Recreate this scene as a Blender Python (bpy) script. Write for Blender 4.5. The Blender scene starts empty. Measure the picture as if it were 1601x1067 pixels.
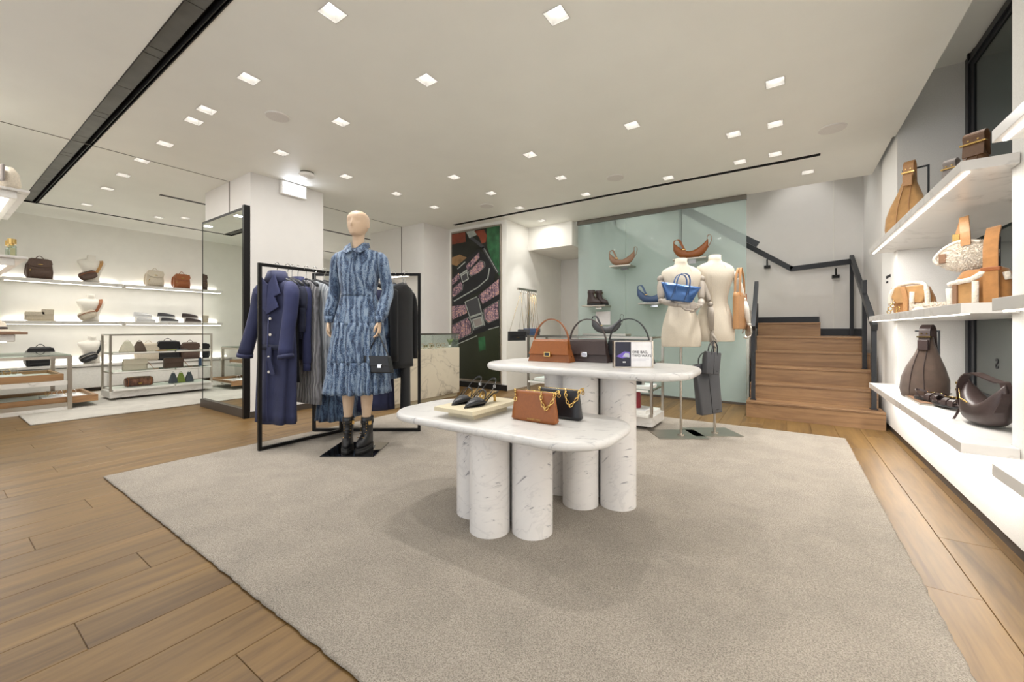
import bpy, bmesh, math, random
from mathutils import Vector, Matrix
S = bpy.context.scene
COL = S.collection
random.seed(7)
PI = math.pi
YAW = math.radians(34.2)
CT, ST = math.cos(YAW), math.sin(YAW)
# ------------------------------------------------------------------ camera, world, exposure
cd = bpy.data.cameras.new('camera'); cam = bpy.data.objects.new('camera', cd); COL.objects.link(cam)
cam.location = (0, 0, 1.0); cam.rotation_euler = (PI/2, 0, YAW)
cd.sensor_width = 36; cd.lens = 36*632/1601; cd.shift_y = -(533.5-514)/1601; cd.clip_start = .05
S.camera = cam
S.view_settings.view_transform = 'Standard'; S.view_settings.look = 'None'
S.view_settings.gamma = 1; S.view_settings.use_curve_mapping = False
S.view_settings.exposure = -0.30
w = bpy.data.worlds.new('world'); S.world = w; w.use_nodes = True
w.node_tree.nodes['Background'].inputs[0].default_value = (.93, .96, 1, 1)
w.node_tree.nodes['Background'].inputs[1].default_value = 2.0
SPOT_W = 56; SPOT_COL = (1, .975, .94); SPOT_ANGLE = math.radians(70)
LED_COL = (1, .97, .92)

def C2(h):   # '#rrggbb' sRGB to linear
    h = h.lstrip('#'); r = [int(h[i:i+2], 16)/255 for i in (0, 2, 4)]
    return tuple((c/12.92 if c <= .04045 else ((c+.055)/1.055)**2.4) for c in r) + (1,)
def W(r, f, z=0):  # point given by distance to the right / ahead of the entrance viewpoint
    return (r*CT - f*ST, r*ST + f*CT, z)
# ------------------------------------------------------------------ materials
MATS = {}
def new_mat(name):
    m = bpy.data.materials.new(name); m.use_nodes = True; MATS[name] = m
    nt = m.node_tree; b = nt.nodes['Principled BSDF']; return m, nt, b
def N(nt, t, **k):
    n = nt.nodes.new(t)
    for a, v in k.items():
        if a.startswith('i_'):
            key = a[2:].replace('_', ' '); n.inputs[key].default_value = v
        else: setattr(n, a, v)
    return n
def coords(nt, scale=(1,1,1), rot=(0,0,0), kind='Object'):
    tc = N(nt, 'ShaderNodeTexCoord'); mp = N(nt, 'ShaderNodeMapping')
    mp.inputs['Scale'].default_value = scale; mp.inputs['Rotation'].default_value = rot
    nt.links.new(tc.outputs[kind], mp.inputs[0]); return mp.outputs[0]
def ramp(nt, src, stops):
    r = N(nt, 'ShaderNodeValToRGB'); e = r.color_ramp.elements
    e[0].position, e[0].color = stops[0]; e[1].position, e[1].color = stops[-1]
    for p, c in stops[1:-1]:
        x = e.new(p); x.color = c
    nt.links.new(src, r.inputs[0]); return r.outputs[0]
def bump(nt, b, src, strength, dist=.01):
    bp = N(nt, 'ShaderNodeBump'); bp.inputs['Strength'].default_value = strength; bp.inputs['Distance'].default_value = dist
    nt.links.new(src, bp.inputs['Height']); nt.links.new(bp.outputs[0], b.inputs['Normal'])
def plain(name, col, rough=.5, metal=0, noise=0, bmp=0, scale=40, coat=0, sheen=0, stretch=(1,1,1), dist=.002):
    m, nt, b = new_mat(name); c = C2(col)
    b.inputs['Base Color'].default_value = c; b.inputs['Roughness'].default_value = rough
    b.inputs['Metallic'].default_value = metal; b.inputs['Coat Weight'].default_value = coat
    b.inputs['Sheen Weight'].default_value = sheen
    v = coords(nt, stretch); nz = N(nt, 'ShaderNodeTexNoise'); nz.inputs['Scale'].default_value = scale; nz.inputs['Detail'].default_value = 4
    nt.links.new(v, nz.inputs[0])
    k = noise or .04
    lo = tuple(x*(1-k) for x in c[:3])+(1,); hi = tuple(min(1, x*(1+k)) for x in c[:3])+(1,)
    nt.links.new(ramp(nt, nz.outputs[0], [(.3, lo), (.7, hi)]), b.inputs['Base Color'])
    if bmp: bump(nt, b, nz.outputs[0], bmp, dist)
    return m
def emit(name, col, s):
    m, nt, b = new_mat(name); b.inputs['Base Color'].default_value = C2(col)
    b.inputs['Emission Color'].default_value = C2(col); b.inputs['Emission Strength'].default_value = s; return m
def marble(name, base, vein, rot=(.3,.9,.5), scale=3.0, amount=.5, rough=.28, streak=(1,1,5)):
    m, nt, b = new_mat(name); b.inputs['Roughness'].default_value = rough
    v0 = N(nt, 'ShaderNodeVectorRotate', rotation_type='EULER_XYZ'); v0.inputs['Rotation'].default_value = rot; nt.links.new(coords(nt), v0.inputs['Vector'])
    vm = N(nt, 'ShaderNodeMapping'); vm.inputs['Scale'].default_value = streak; nt.links.new(v0.outputs[0], vm.inputs[0]); v = vm.outputs[0]
    n1 = N(nt, 'ShaderNodeTexNoise'); n1.inputs['Scale'].default_value = scale*2.3; n1.inputs['Detail'].default_value = 7; n1.inputs['Roughness'].default_value = .62; n1.inputs['Distortion'].default_value = .5
    nt.links.new(v, n1.inputs[0])
    v2 = coords(nt)
    n2 = N(nt, 'ShaderNodeTexNoise'); n2.inputs['Scale'].default_value = scale; n2.inputs['Detail'].default_value = 5
    nt.links.new(v2, n2.inputs[0])
    B, V = C2(base), C2(vein)
    mid = tuple(B[i]*.9+V[i]*.1 for i in range(3))+(1,)
    cA = ramp(nt, n1.outputs[0], [(0, V), (.30, V), (.375, mid), (.44, B), (1, B)])
    # thin wandering veins from a distorted noise band
    n3 = N(nt, 'ShaderNodeTexNoise'); n3.inputs['Scale'].default_value = scale*.55; n3.inputs['Detail'].default_value = 6; n3.inputs['Distortion'].default_value = 1.1
    nt.links.new(coords(nt, (1,1,1.6), rot), n3.inputs[0])
    cB = ramp(nt, n3.outputs[0], [(0, B), (.487, B), (.5, tuple(B[i]*(1-amount)+V[i]*amount for i in range(3))+(1,)), (.513, B), (1, B)])
    mx = N(nt, 'ShaderNodeMix', data_type='RGBA', blend_type='MULTIPLY'); mx.inputs[0].default_value = .8
    nt.links.new(cA, mx.inputs[6]); nt.links.new(cB, mx.inputs[7])
    mx2 = N(nt, 'ShaderNodeMix', data_type='RGBA', blend_type='MULTIPLY'); mx2.inputs[0].default_value = .35
    nt.links.new(mx.outputs[2], mx2.inputs[6]); nt.links.new(ramp(nt, n2.outputs[0], [(.35, (.82,.82,.84,1)), (.62, (1,1,1,1))]), mx2.inputs[7])
    nt.links.new(mx2.outputs[2], b.inputs['Base Color']); return m
def wood(name, lo, hi, axis='y', rough=.42, var=.22, scale=1.0):
    m, nt, b = new_mat(name); b.inputs['Roughness'].default_value = rough
    st = {'x': (.7,9,9), 'y': (9,.7,9), 'z': (9,9,.7)}[axis]
    oi = N(nt, 'ShaderNodeObjectInfo')
    tc = N(nt, 'ShaderNodeTexCoord'); add = N(nt, 'ShaderNodeVectorMath', operation='MULTIPLY_ADD')
    comb = N(nt, 'ShaderNodeCombineXYZ'); mul = N(nt, 'ShaderNodeMath', operation='MULTIPLY'); mul.inputs[1].default_value = 37
    nt.links.new(oi.outputs['Random'], mul.inputs[0])
    for i in range(3): nt.links.new(mul.outputs[0], comb.inputs[i])
    nt.links.new(tc.outputs['Object'], add.inputs[0]); add.inputs[1].default_value = tuple(s*scale for s in st); nt.links.new(comb.outputs[0], add.inputs[2])
    nz = N(nt, 'ShaderNodeTexNoise'); nz.inputs['Scale'].default_value = 1.3; nz.inputs['Detail'].default_value = 8; nz.inputs['Distortion'].default_value = .9; nz.inputs['Roughness'].default_value = .65
    nt.links.new(add.outputs[0], nz.inputs[0])
    wv = N(nt, 'ShaderNodeTexNoise'); wv.inputs['Scale'].default_value = 7; wv.inputs['Detail'].default_value = 5
    nt.links.new(add.outputs[0], wv.inputs[0])
    c1 = ramp(nt, nz.outputs[0], [(.32, C2(lo)), (.5, tuple((C2(lo)[i]+C2(hi)[i]*2)/3 for i in range(3))+(1,)), (.66, C2(hi))])
    hv = N(nt, 'ShaderNodeHueSaturation'); mr = N(nt, 'ShaderNodeMapRange'); mr.inputs[3].default_value = 1-var; mr.inputs[4].default_value = 1+var*.6
    nt.links.new(oi.outputs['Random'], mr.inputs[0]); nt.links.new(mr.outputs[0], hv.inputs['Value'])
    mx = N(nt, 'ShaderNodeMix', data_type='RGBA', blend_type='MULTIPLY'); mx.inputs[0].default_value = .35
    nt.links.new(c1, mx.inputs[6]); nt.links.new(ramp(nt, wv.outputs[0], [(.35, (.62,.56,.5,1)), (.6, (1,1,1,1))]), mx.inputs[7])
    nt.links.new(mx.outputs[2], hv.inputs['Color']); nt.links.new(hv.outputs[0], b.inputs['Base Color'])
    bump(nt, b, wv.outputs[0], .12, .002); return m
def glass(name, tint, refl=.06, rough=.0, alpha=1.0, hi=.6):
    m, nt, b = new_mat(name); nt.nodes.remove(b); out = nt.nodes['Material Output']
    tr = N(nt, 'ShaderNodeBsdfTransparent'); tr.inputs[0].default_value = C2(tint)
    gl = N(nt, 'ShaderNodeBsdfGlossy'); gl.inputs['Roughness'].default_value = rough
    lw = N(nt, 'ShaderNodeLayerWeight'); lw.inputs[0].default_value = .35
    mr = N(nt, 'ShaderNodeMapRange'); mr.inputs[3].default_value = refl; mr.inputs[4].default_value = hi
    nt.links.new(lw.outputs['Fresnel'], mr.inputs[0])
    mx = N(nt, 'ShaderNodeMixShader'); nt.links.new(mr.outputs[0], mx.inputs[0]); nt.links.new(tr.outputs[0], mx.inputs[1]); nt.links.new(gl.outputs[0], mx.inputs[2])
    last = mx.outputs[0]
    if alpha < 1:
        df = N(nt, 'ShaderNodeBsdfDiffuse'); df.inputs[0].default_value = C2('#dde7e6')
        m2 = N(nt, 'ShaderNodeMixShader'); m2.inputs[0].default_value = 1-alpha
        nt.links.new(last, m2.inputs[1]); nt.links.new(df.outputs[0], m2.inputs[2]); last = m2.outputs[0]
    nt.links.new(last, out.inputs[0]); return m
def fabric_pattern(name, cols, scale=70, rough=.8, stretch=(1,1,1.6), sheen=.2):
    m, nt, b = new_mat(name); b.inputs['Roughness'].default_value = rough; b.inputs['Sheen Weight'].default_value = sheen
    v = coords(nt, stretch)
    vo = N(nt, 'ShaderNodeTexVoronoi'); vo.feature = 'DISTANCE_TO_EDGE'; vo.inputs['Scale'].default_value = scale; nt.links.new(v, vo.inputs[0])
    nz = N(nt, 'ShaderNodeTexNoise'); nz.inputs['Scale'].default_value = 24; nz.inputs['Detail'].default_value = 6; nt.links.new(coords(nt, (1,1,.35)), nz.inputs[0])
    ad = N(nt, 'ShaderNodeMath', operation='MULTIPLY_ADD'); ad.inputs[1].default_value = 1.1; nt.links.new(vo.outputs['Distance'], ad.inputs[0])
    sb = N(nt, 'ShaderNodeMath', operation='SUBTRACT'); sb.inputs[1].default_value = .14; nt.links.new(nz.outputs[0], sb.inputs[0]); nt.links.new(sb.outputs[0], ad.inputs[2])
    n = len(cols)
    nt.links.new(ramp(nt, ad.outputs[0], [(.28+.5*i/(n-1), C2(c)) for i, c in enumerate(cols)]), b.inputs['Base Color'])
    bump(nt, b, nz.outputs[0], .3, .004); return m

def snake(name, cols):
    m, nt, b = new_mat(name); b.inputs['Roughness'].default_value = .75; b.inputs['Sheen Weight'].default_value = .2
    vo = N(nt, 'ShaderNodeTexVoronoi'); vo.feature = 'DISTANCE_TO_EDGE'; vo.inputs['Scale'].default_value = 135; nt.links.new(coords(nt, (1,1,.75)), vo.inputs[0])
    wv = N(nt, 'ShaderNodeTexWave'); wv.bands_direction = 'X'; wv.inputs['Scale'].default_value = 7; wv.inputs['Distortion'].default_value = 9; wv.inputs['Detail'].default_value = 3; wv.inputs['Detail Scale'].default_value = 2.2
    nt.links.new(coords(nt, (1,1,.3)), wv.inputs[0])
    nz = N(nt, 'ShaderNodeTexNoise'); nz.inputs['Scale'].default_value = 60; nz.inputs['Detail'].default_value = 4; nt.links.new(coords(nt, (1,1,.5)), nz.inputs[0])
    a = N(nt, 'ShaderNodeMath', operation='MULTIPLY_ADD'); a.inputs[1].default_value = .42; nt.links.new(wv.outputs[0], a.inputs[0])
    c = N(nt, 'ShaderNodeMath', operation='MULTIPLY_ADD'); c.inputs[1].default_value = 1.5; nt.links.new(vo.outputs['Distance'], c.inputs[0])
    d = N(nt, 'ShaderNodeMath', operation='MULTIPLY'); d.inputs[1].default_value = .55; nt.links.new(nz.outputs[0], d.inputs[0]); nt.links.new(d.outputs[0], a.inputs[2]); nt.links.new(a.outputs[0], c.inputs[2])
    nt.links.new(ramp(nt, c.outputs[0], [(.28, C2(cols[0])), (.5, C2(cols[1])), (.72, C2(cols[2])), (.92, C2(cols[3]))]), b.inputs['Base Color'])
    bump(nt, b, vo.outputs['Distance'], .3, .003); return m
plain('plaster', '#f1efe8', .85, noise=.02, scale=6)
plain('ceiling_paint', '#f3f3ec', .55, noise=.015, scale=3)
plain('wall_linen', '#f0eeea', .8, noise=.05, bmp=.25, scale=160, stretch=(1,1,1))
plain('wall_offwhite', '#e9e6e2', .85, noise=.01, scale=8)  # slightly greyer off-white than the plaster
plain('white_lacquer', '#eeece7', .3); plain('reflector_satin', '#cfcecb', .45)
plain('black_metal', '#1c1b1b', .38, .6)
plain('black_paint', '#121110', .5)
plain('anthracite', '#2b2d31', .42, .3)
plain('grey_panel', '#63635f', .45, .2, noise=.15, scale=8)
plain('steel', '#b3aca2', .3, 1, noise=.06, scale=10, stretch=(1,1,30))
plain('steel_dark', '#7f7a73', .33, 1)
plain('chrome', '#dcdcdc', .08, 1)
plain('gold', '#d2b06e', .2, 1)
plain('bronze_skirting', '#4d4640', .45, .3)
wood('oak_floor', '#50391b', '#745930', 'y', var=.09)
wood('oak_stair', '#6e5038', '#9a7854', 'x', var=.1)
wood('oak_drawer', '#8a6644', '#b48b62', 'y', var=.1)
marble('marble_table', '#e4e3e1', '#88888e', (1.2,.5,.6), 5.0, .22)
marble('marble_leg', '#eeecea', '#85858a', (.55,.6,0), 5.2, .2)
marble('marble_shelf', '#efedea', '#a9a49d', (.2,.4,.9), 1.6, .38, streak=(1,1,1.2))
marble('marble_counter', '#e6e0d3', '#8f8678', (.3,.5,.7), 1.9, .5, streak=(1,1,1.2))
plain('leather_tan', '#874c1c', .38, noise=.08, bmp=.08, scale=90)
plain('leather_tan_light', '#b98a5c', .45, noise=.08, bmp=.08, scale=90)
plain('leather_cognac', '#9a5a30', .42, noise=.1, bmp=.08, scale=90)
plain('leather_taupe', '#8b6a52', .45, noise=.08, bmp=.08, scale=90)
plain('leather_black', '#17181c', .33, noise=.1, bmp=.1, scale=100)
plain('leather_navy', '#3c5275', .4, noise=.08, bmp=.08, scale=90)
plain('leather_blue', '#46699f', .22, .55, noise=.06, bmp=.05, scale=60)
plain('leather_brown', '#3c2f2d', .38, noise=.1, bmp=.1, scale=90)
plain('leather_mid', '#6c4c31', .45, noise=.1, bmp=.06, scale=60)
plain('leather_grey', '#8d8580', .5, noise=.1, bmp=.1, scale=90)
plain('leather_charcoal', '#3f3f42', .5, noise=.06, bmp=.1, scale=110)
plain('leather_slate', '#4c535c', .45, noise=.06)
plain('leather_green', '#7d8f3c', .45, noise=.06)
plain('leather_red', '#8d1f2c', .42, noise=.06)
plain('canvas_cream', '#d1c6b4', .7, noise=.12, bmp=.15, scale=120)
plain('canvas_brown', '#5a453b', .6, noise=.25, bmp=.15, scale=140)
plain('suede_camel', '#b58a56', .9, noise=.14, bmp=.2, scale=22, sheen=.4)
plain('suede_brown', '#54443a', .9, noise=.2, bmp=.25, scale=14, sheen=.3)
plain('suede_tan', '#ab7741', .85, noise=.12, bmp=.15, scale=30, sheen=.4)
plain('shearling', '#eadfcf', .95, noise=.12, bmp=1, scale=95, sheen=.5, dist=.008)
plain('fabric_navy', '#252a4a', .8, noise=.12, bmp=.45, scale=7, sheen=.05, dist=.02)
plain('fabric_navy_dark', '#1b2036', .85, noise=.1, scale=10, sheen=.05)
plain('fabric_violet_lit_navy', '#2b3159', .75, noise=.12, bmp=.45, scale=7, sheen=.05, dist=.02)  # violet shirt cloth, also the painted lit tone of the navy trench
plain('fabric_black', '#111216', .9, noise=.15, scale=10, sheen=.05)
plain('fabric_white', '#d9d9da', .8)
snake('snake_blue', ['#141e31', '#2d4261', '#4d6685', '#8898a9'])
snake('snake_dark', ['#10182a', '#22324f', '#3a5273', '#5f7791'])
fabric_pattern('bag_print', ['#3b2a3c', '#7c6470', '#ad8a92', '#c99b80'], 24, stretch=(1,1,1))
fabric_pattern('sequin_brown', ['#2a1712', '#5b3425', '#8c5b42', '#a07a63'], 160, .4, (1,1,1))
plain('mannequin_skin', '#cbb095', .55, noise=.02)
plain('linen', '#d4cab9', .85, noise=.06, bmp=.25, scale=190, stretch=(1,1,1))
plain('bust_white', '#e9e4da', .6, noise=.02)
plain('grey_wood', '#a49b90', .6, noise=.15, scale=18, stretch=(1,1,.2))
plain('black_acrylic', '#0c0c0e', .04, .0, coat=1)
plain('riser_board', '#cfc4a8', .4)
plain('rubber_black', '#151515', .6)
plain('paper_white', '#efeef0', .6)
plain('print_navy', '#1a1c33', .5, noise=.3, scale=12)
plain('print_violet', '#6d56b8', .5)
plain('print_grey', '#b9bac6', .5)
plain('ink', '#26262a', .6)
plain('poster_dark', '#171a12', .3, noise=.35, scale=3)
plain('poster_olive', '#2a2f20', .3, noise=.1, scale=3)
plain('poster_green', '#2a5a38', .3, noise=.5, scale=9)
plain('poster_rust', '#7c3a26', .3, noise=.3, scale=7)
plain('poster_tan', '#8b6b45', .3, noise=.4, scale=5)
plain('poster_silver', '#9ea39c', .3, noise=.2, scale=20)
plain('perfume', '#d9c9a0', .05)
plain('speaker_cloth', '#e4e1dc', .7, noise=.06, scale=300)
glass('pane_clear', '#fafdfb', .03, hi=.25)
glass('pane_green', '#e2ece8', .002, alpha=.68, hi=.02)
glass('pane_shelf', '#e9f2ed', .06, hi=.5)
glass('pane_dark', '#aab4b1', .10, .02)
m, nt, b = new_mat('mirror'); b.inputs['Base Color'].default_value = (.86,.9,.87,1); b.inputs['Metallic'].default_value = 1; b.inputs['Roughness'].default_value = 0
emit('led', '#fff9ef', 7); emit('lamp_lens', '#fffaf2', 22); emit('sign_light', '#eef2ff', 5)
emit('niche_light', '#fff4e0', 2.5)
# cable knit
def knit(name, lo, hi):
    m, nt, b = new_mat(name); b.inputs['Roughness'].default_value = .95; b.inputs['Sheen Weight'].default_value = .4
    wv = N(nt, 'ShaderNodeTexWave'); wv.inputs['Scale'].default_value = 9; wv.inputs['Distortion'].default_value = 5; wv.inputs['Detail'].default_value = 2; wv.bands_direction = 'X'
    nt.links.new(coords(nt, (1,1,.8)), wv.inputs[0])
    nt.links.new(ramp(nt, wv.outputs[0], [(0, C2(lo)), (1, C2(hi))]), b.inputs['Base Color']); bump(nt, b, wv.outputs[0], .8, .012)
knit('knit_grey', '#848a91', '#aeb4ba'); knit('knit_dark', '#5d5d5e', '#86858a')
# rug
def rug_mat(name, lo, hi):
    m, nt, b = new_mat(name); b.inputs['Roughness'].default_value = .97; b.inputs['Sheen Weight'].default_value = .15
    n1 = N(nt, 'ShaderNodeTexNoise'); n1.inputs['Scale'].default_value = 230; n1.inputs['Detail'].default_value = 5; n1.inputs['Roughness'].default_value = .7
    n2 = N(nt, 'ShaderNodeTexNoise'); n2.inputs['Scale'].default_value = 5; n2.inputs['Detail'].default_value = 5; n2.inputs['Distortion'].default_value = .6
    v = coords(nt); nt.links.new(v, n1.inputs[0]); nt.links.new(v, n2.inputs[0])
    mx = N(nt, 'ShaderNodeMix', data_type='RGBA', blend_type='MULTIPLY'); mx.inputs[0].default_value = .45
    nt.links.new(ramp(nt, n1.outputs[0], [(.38, C2(lo)), (.6, C2(hi))]), mx.inputs[6])
    nt.links.new(ramp(nt, n2.outputs[0], [(.36, (.72,.72,.72,1)), (.62, (1,1,1,1))]), mx.inputs[7])
    nt.links.new(mx.outputs[2], b.inputs['Base Color']); bump(nt, b, n1.outputs[0], .9, .012)
rug_mat('rug_taupe', '#7a7063', '#b9ae9f'); rug_mat('rug_pale', '#b9b3a8', '#ddd8ce')

# ------------------------------------------------------------------ mesh builder
def ring(w, d, z, n=2.5, cx=0, cy=0, k=24, amp=0, waves=0, ph=0):
    out = []
    for i in range(k):
        t = 2*PI*i/k; c, s = math.cos(t), math.sin(t)
        q = 1 + amp*math.sin(waves*t+ph)
        out.append((cx + math.copysign(abs(c)**(2/n), c)*w/2*q, cy + math.copysign(abs(s)**(2/n), s)*d/2*q, z))
    return out
def smooth_path(pts, r, k=3):
    P = [Vector(p) for p in pts]; R_ = list(r) if isinstance(r, (list, tuple)) else [r]*len(P); out = []; ro = []
    for i in range(len(P)-1):
        a, b_, c, d = P[max(i-1,0)], P[i], P[i+1], P[min(i+2,len(P)-1)]
        for j in range(k):
            t = j/k; out.append(.5*((2*b_)+(c-a)*t+(2*a-5*b_+4*c-d)*t*t+(3*b_-a-3*c+d)*t**3)); ro.append(R_[i]*(1-t)+R_[i+1]*t)
    out.append(P[-1]); ro.append(R_[-1]); return out, ro
class MB:
    def __init__(s): s.v = []; s.f = []; s.sm = []; s.nb = 0
    def add(s, vs, fs, smooth=False, M=None):
        o = len(s.v)
        s.v += [tuple(M @ Vector(p)) for p in vs] if M is not None else [tuple(p) for p in vs]
        s.f += [tuple(i+o for i in f) for f in fs]; s.sm += [smooth]*len(fs); return s
    def box(s, x0, x1, y0, y1, z0, z1, M=None):
        e = .00017*s.nb; s.nb += 1          # nested faces of one frame never coincide
        if min(abs(x1-x0), abs(y1-y0), abs(z1-z0)) > 2.5*e: x0 += e; x1 -= e; y0 += e; y1 -= e; z0 += e; z1 -= e
        v = [(x, y, z) for z in (z0, z1) for y in (y0, y1) for x in (x0, x1)]
        return s.add(v, [(0,2,3,1),(4,5,7,6),(0,1,5,4),(2,6,7,3),(0,4,6,2),(1,3,7,5)], M=M)
    def loft(s, rings, cap=True, smooth=True, M=None, closed=True):
        k = len(rings[0]); v = [p for r in rings for p in r]; f = []
        for a in range(len(rings)-1):
            for i in range(k if closed else k-1):
                j = (i+1) % k; f.append((a*k+i, a*k+j, (a+1)*k+j, (a+1)*k+i))
        if cap and closed: f.append(tuple(reversed(range(k)))); f.append(tuple((len(rings)-1)*k+i for i in range(k)))
        return s.add(v, f, smooth, M)
    def tube(s, pts, r, n=8, closed=False, M=None, flat=None):
        if not closed and len(pts) > 3: pts, r = smooth_path(pts, r)
        P = [Vector(p) for p in pts]; m = len(P); rs = r if isinstance(r, (list, tuple)) else [r]*m
        rings = []; prev = None
        for i in range(m):
            a = P[(i-1) % m] if (closed or i > 0) else P[0]; b = P[(i+1) % m] if (closed or i < m-1) else P[-1]
            t = (b-a).normalized()
            if prev is None:
                u = t.cross(Vector((0,0,1)));
                if u.length < .1: u = t.cross(Vector((0,1,0)))
                u.normalize()
            else:
                u = prev - t*prev.dot(t)
                if u.length < 1e-4: u = t.orthogonal()
                u.normalize()
            prev = u; w_ = t.cross(u)
            rings.append([tuple(P[i] + (u*math.cos(2*PI*j/n) + w_*math.sin(2*PI*j/n))*rs[i]) for j in range(n)])
        if closed: rings.append(rings[0]); return s.loft(rings, False, True, M)
        return s.loft(rings, True, True, M)
    def strap(s, pts, width, th, wdir=(0,1,0), M=None):
        """a flat band along pts; wdir is the direction of its width"""
        if 3 < len(pts) < 18: pts, _ = smooth_path(pts, 0)
        P = [Vector(p) for p in pts]; wd = Vector(wdir).normalized(); rings = []
        for i in range(len(P)):
            t = (P[min(i+1, len(P)-1)] - P[max(i-1, 0)]).normalized(); nn = t.cross(wd).normalized()
            rings.append([tuple(P[i]+wd*width/2*a+nn*th/2*b_) for a, b_ in ((-1,-1),(1,-1),(1,1),(-1,1))])
        return s.loft(rings, True, False, M)
    def prism(s, poly, t0, t1, axis='y', smooth=False, M=None):
        """poly in the other two axes, extruded from t0 to t1 along axis"""
        def mk(a, b_, t): return {'y': (a, t, b_), 'x': (t, a, b_), 'z': (a, b_, t)}[axis]
        k = len(poly); v = [mk(a, b_, t0) for a, b_ in poly] + [mk(a, b_, t1) for a, b_ in poly]
        f = [tuple(range(k)), tuple(reversed(range(k, 2*k)))] + [(i, i+k, (i+1) % k+k, (i+1) % k) for i in range(k)]
        return s.add(v, f, smooth, M)
    def ball(s, c, r, sc=(1,1,1), nu=16, nv=10, M=None):
        rings = []
        for j in range(nv+1):
            ph = PI*(j/nv) - PI/2; q = max(math.cos(ph), .02)
            rings.append([(c[0]+r*sc[0]*q*math.cos(2*PI*i/nu), c[1]+r*sc[1]*q*math.sin(2*PI*i/nu), c[2]+r*sc[2]*math.sin(ph)) for i in range(nu)])
        return s.loft(rings, True, True, M)
    def cyl(s, c, r, z0, z1, n=32, smooth=True, r2=None, M=None):
        r2 = r if r2 is None else r2
        v = [(c[0]+q*math.cos(2*PI*i/n), c[1]+q*math.sin(2*PI*i/n), z) for q, z in ((r, z0), (r2, z1)) for i in range(n)]
        s.add(v, [(i, (i+1) % n, (i+1) % n+n, i+n) for i in range(n)], smooth, M)
        return s.add(v, [tuple(reversed(range(n))), tuple(range(n, 2*n))], False, M)
    def build(s, name, mat, parent=None, bevel=0, subd=0, loc=None, rz=0, solid=0, seg=2):
        me = bpy.data.meshes.new(name); me.from_pydata(s.v, [], s.f); me.validate()
        if len(s.sm) == len(me.polygons): me.polygons.foreach_set('use_smooth', s.sm)
        bm = bmesh.new(); bm.from_mesh(me); bmesh.ops.recalc_face_normals(bm, faces=bm.faces); bm.to_mesh(me); bm.free()
        me.materials.append(MATS[mat]); o = bpy.data.objects.new(name, me); COL.objects.link(o)
        if parent: o.parent = parent
        if loc: o.location = loc
        o.rotation_euler.z = rz
        if bevel:
            b_ = o.modifiers.new('bevel', 'BEVEL'); b_.width = bevel; b_.segments = seg; b_.limit_method = 'ANGLE'; b_.angle_limit = .6
        if solid: q = o.modifiers.new('solid', 'SOLIDIFY'); q.thickness = solid; q.offset = 0
        if subd: q = o.modifiers.new('sub', 'SUBSURF'); q.levels = subd; q.render_levels = subd
        return o
def tag(o, label, cat, group=None):
    o['label'] = label; o['category'] = cat
    if group: o['group'] = group
    return o
def T(name, label, cat, loc=(0,0,0), rz=0, group=None):
    o = bpy.data.objects.new(name, None); COL.objects.link(o); o.empty_display_size = .05
    o.location = loc; o.rotation_euler.z = rz; return tag(o, label, cat, group)
def struct(o): o['kind'] = 'structure'; return o
def copy_thing(o, loc, label, rz=None, group=None):
    c = o.copy(); COL.objects.link(c); c.location = loc; c['label'] = label
    if rz is not None: c.rotation_euler.z = rz
    if group: c['group'] = group
    for ch in list(o.children):
        d = ch.copy(); COL.objects.link(d); d.parent = c
        for g in list(ch.children):
            e = g.copy(); COL.objects.link(e); e.parent = d
    return c
def bx(name, x0, x1, y0, y1, z0, z1, mat, parent=None, bevel=0):
    return MB().box(min(x0,x1), max(x0,x1), min(y0,y1), max(y0,y1), min(z0,z1), max(z0,z1)).build(name, mat, parent, bevel)
def arc(cx, cz, rx, rz_, a0, a1, n=14, y=0):
    return [(cx+rx*math.cos(math.radians(a0+(a1-a0)*i/(n-1))), y, cz+rz_*math.sin(math.radians(a0+(a1-a0)*i/(n-1)))) for i in range(n)]
def text(name, s, size, mat, parent, loc, rot, label=None, ext=.0006, align='LEFT', sx=1):
    c = bpy.data.curves.new(name, 'FONT'); c.body = s; c.size = size; c.extrude = ext; c.align_x = align
    o = bpy.data.objects.new(name, c); COL.objects.link(o); c.materials.append(MATS[mat])
    dg = bpy.context.evaluated_depsgraph_get(); me = bpy.data.meshes.new_from_object(o.evaluated_get(dg)); bpy.data.objects.remove(o)
    o = bpy.data.objects.new(name, me); COL.objects.link(o); o.parent = parent; o.location = loc; o.rotation_euler = rot; o.scale.x = sx
    return o

# ------------------------------------------------------------------ floor
H = 2.75
floor = struct(bx('floor', -10.2, 2, -2.6, 8.0, -.12, -.004, 'oak_floor'))
PW = .2; n_pl = 0; pm = {}
x = -9.7
row = 0
RX0, RX1, RY0, RY1 = -3.78, .44, .70, 4.70
def plank(x, y0, y1):
    L = y1-y0
    key = round(L, 2)
    if key not in pm:
        mb = MB(); e = .0015
        a, b_ = PW/2-.001, L/2-.001
        mb.add([(-a,-b_,-.012),(a,-b_,-.012),(a,b_,-.012),(-a,b_,-.012),(-a,-b_,-e),(a,-b_,-e),(a,b_,-e),(-a,b_,-e),(-a+e,-b_+e,0),(a-e,-b_+e,0),(a-e,b_-e,0),(-a+e,b_-e,0)],
               [(0,1,5,4),(1,2,6,5),(2,3,7,6),(3,0,4,7),(4,5,9,8),(5,6,10,9),(6,7,11,10),(7,4,8,11),(8,9,10,11)])
        pm[key] = mb.build('plank', 'oak_floor', floor); o = pm[key]
    else:
        o = pm[key].copy(); COL.objects.link(o)
    o.location = (x, (y0+y1)/2, 0); return o
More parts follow.
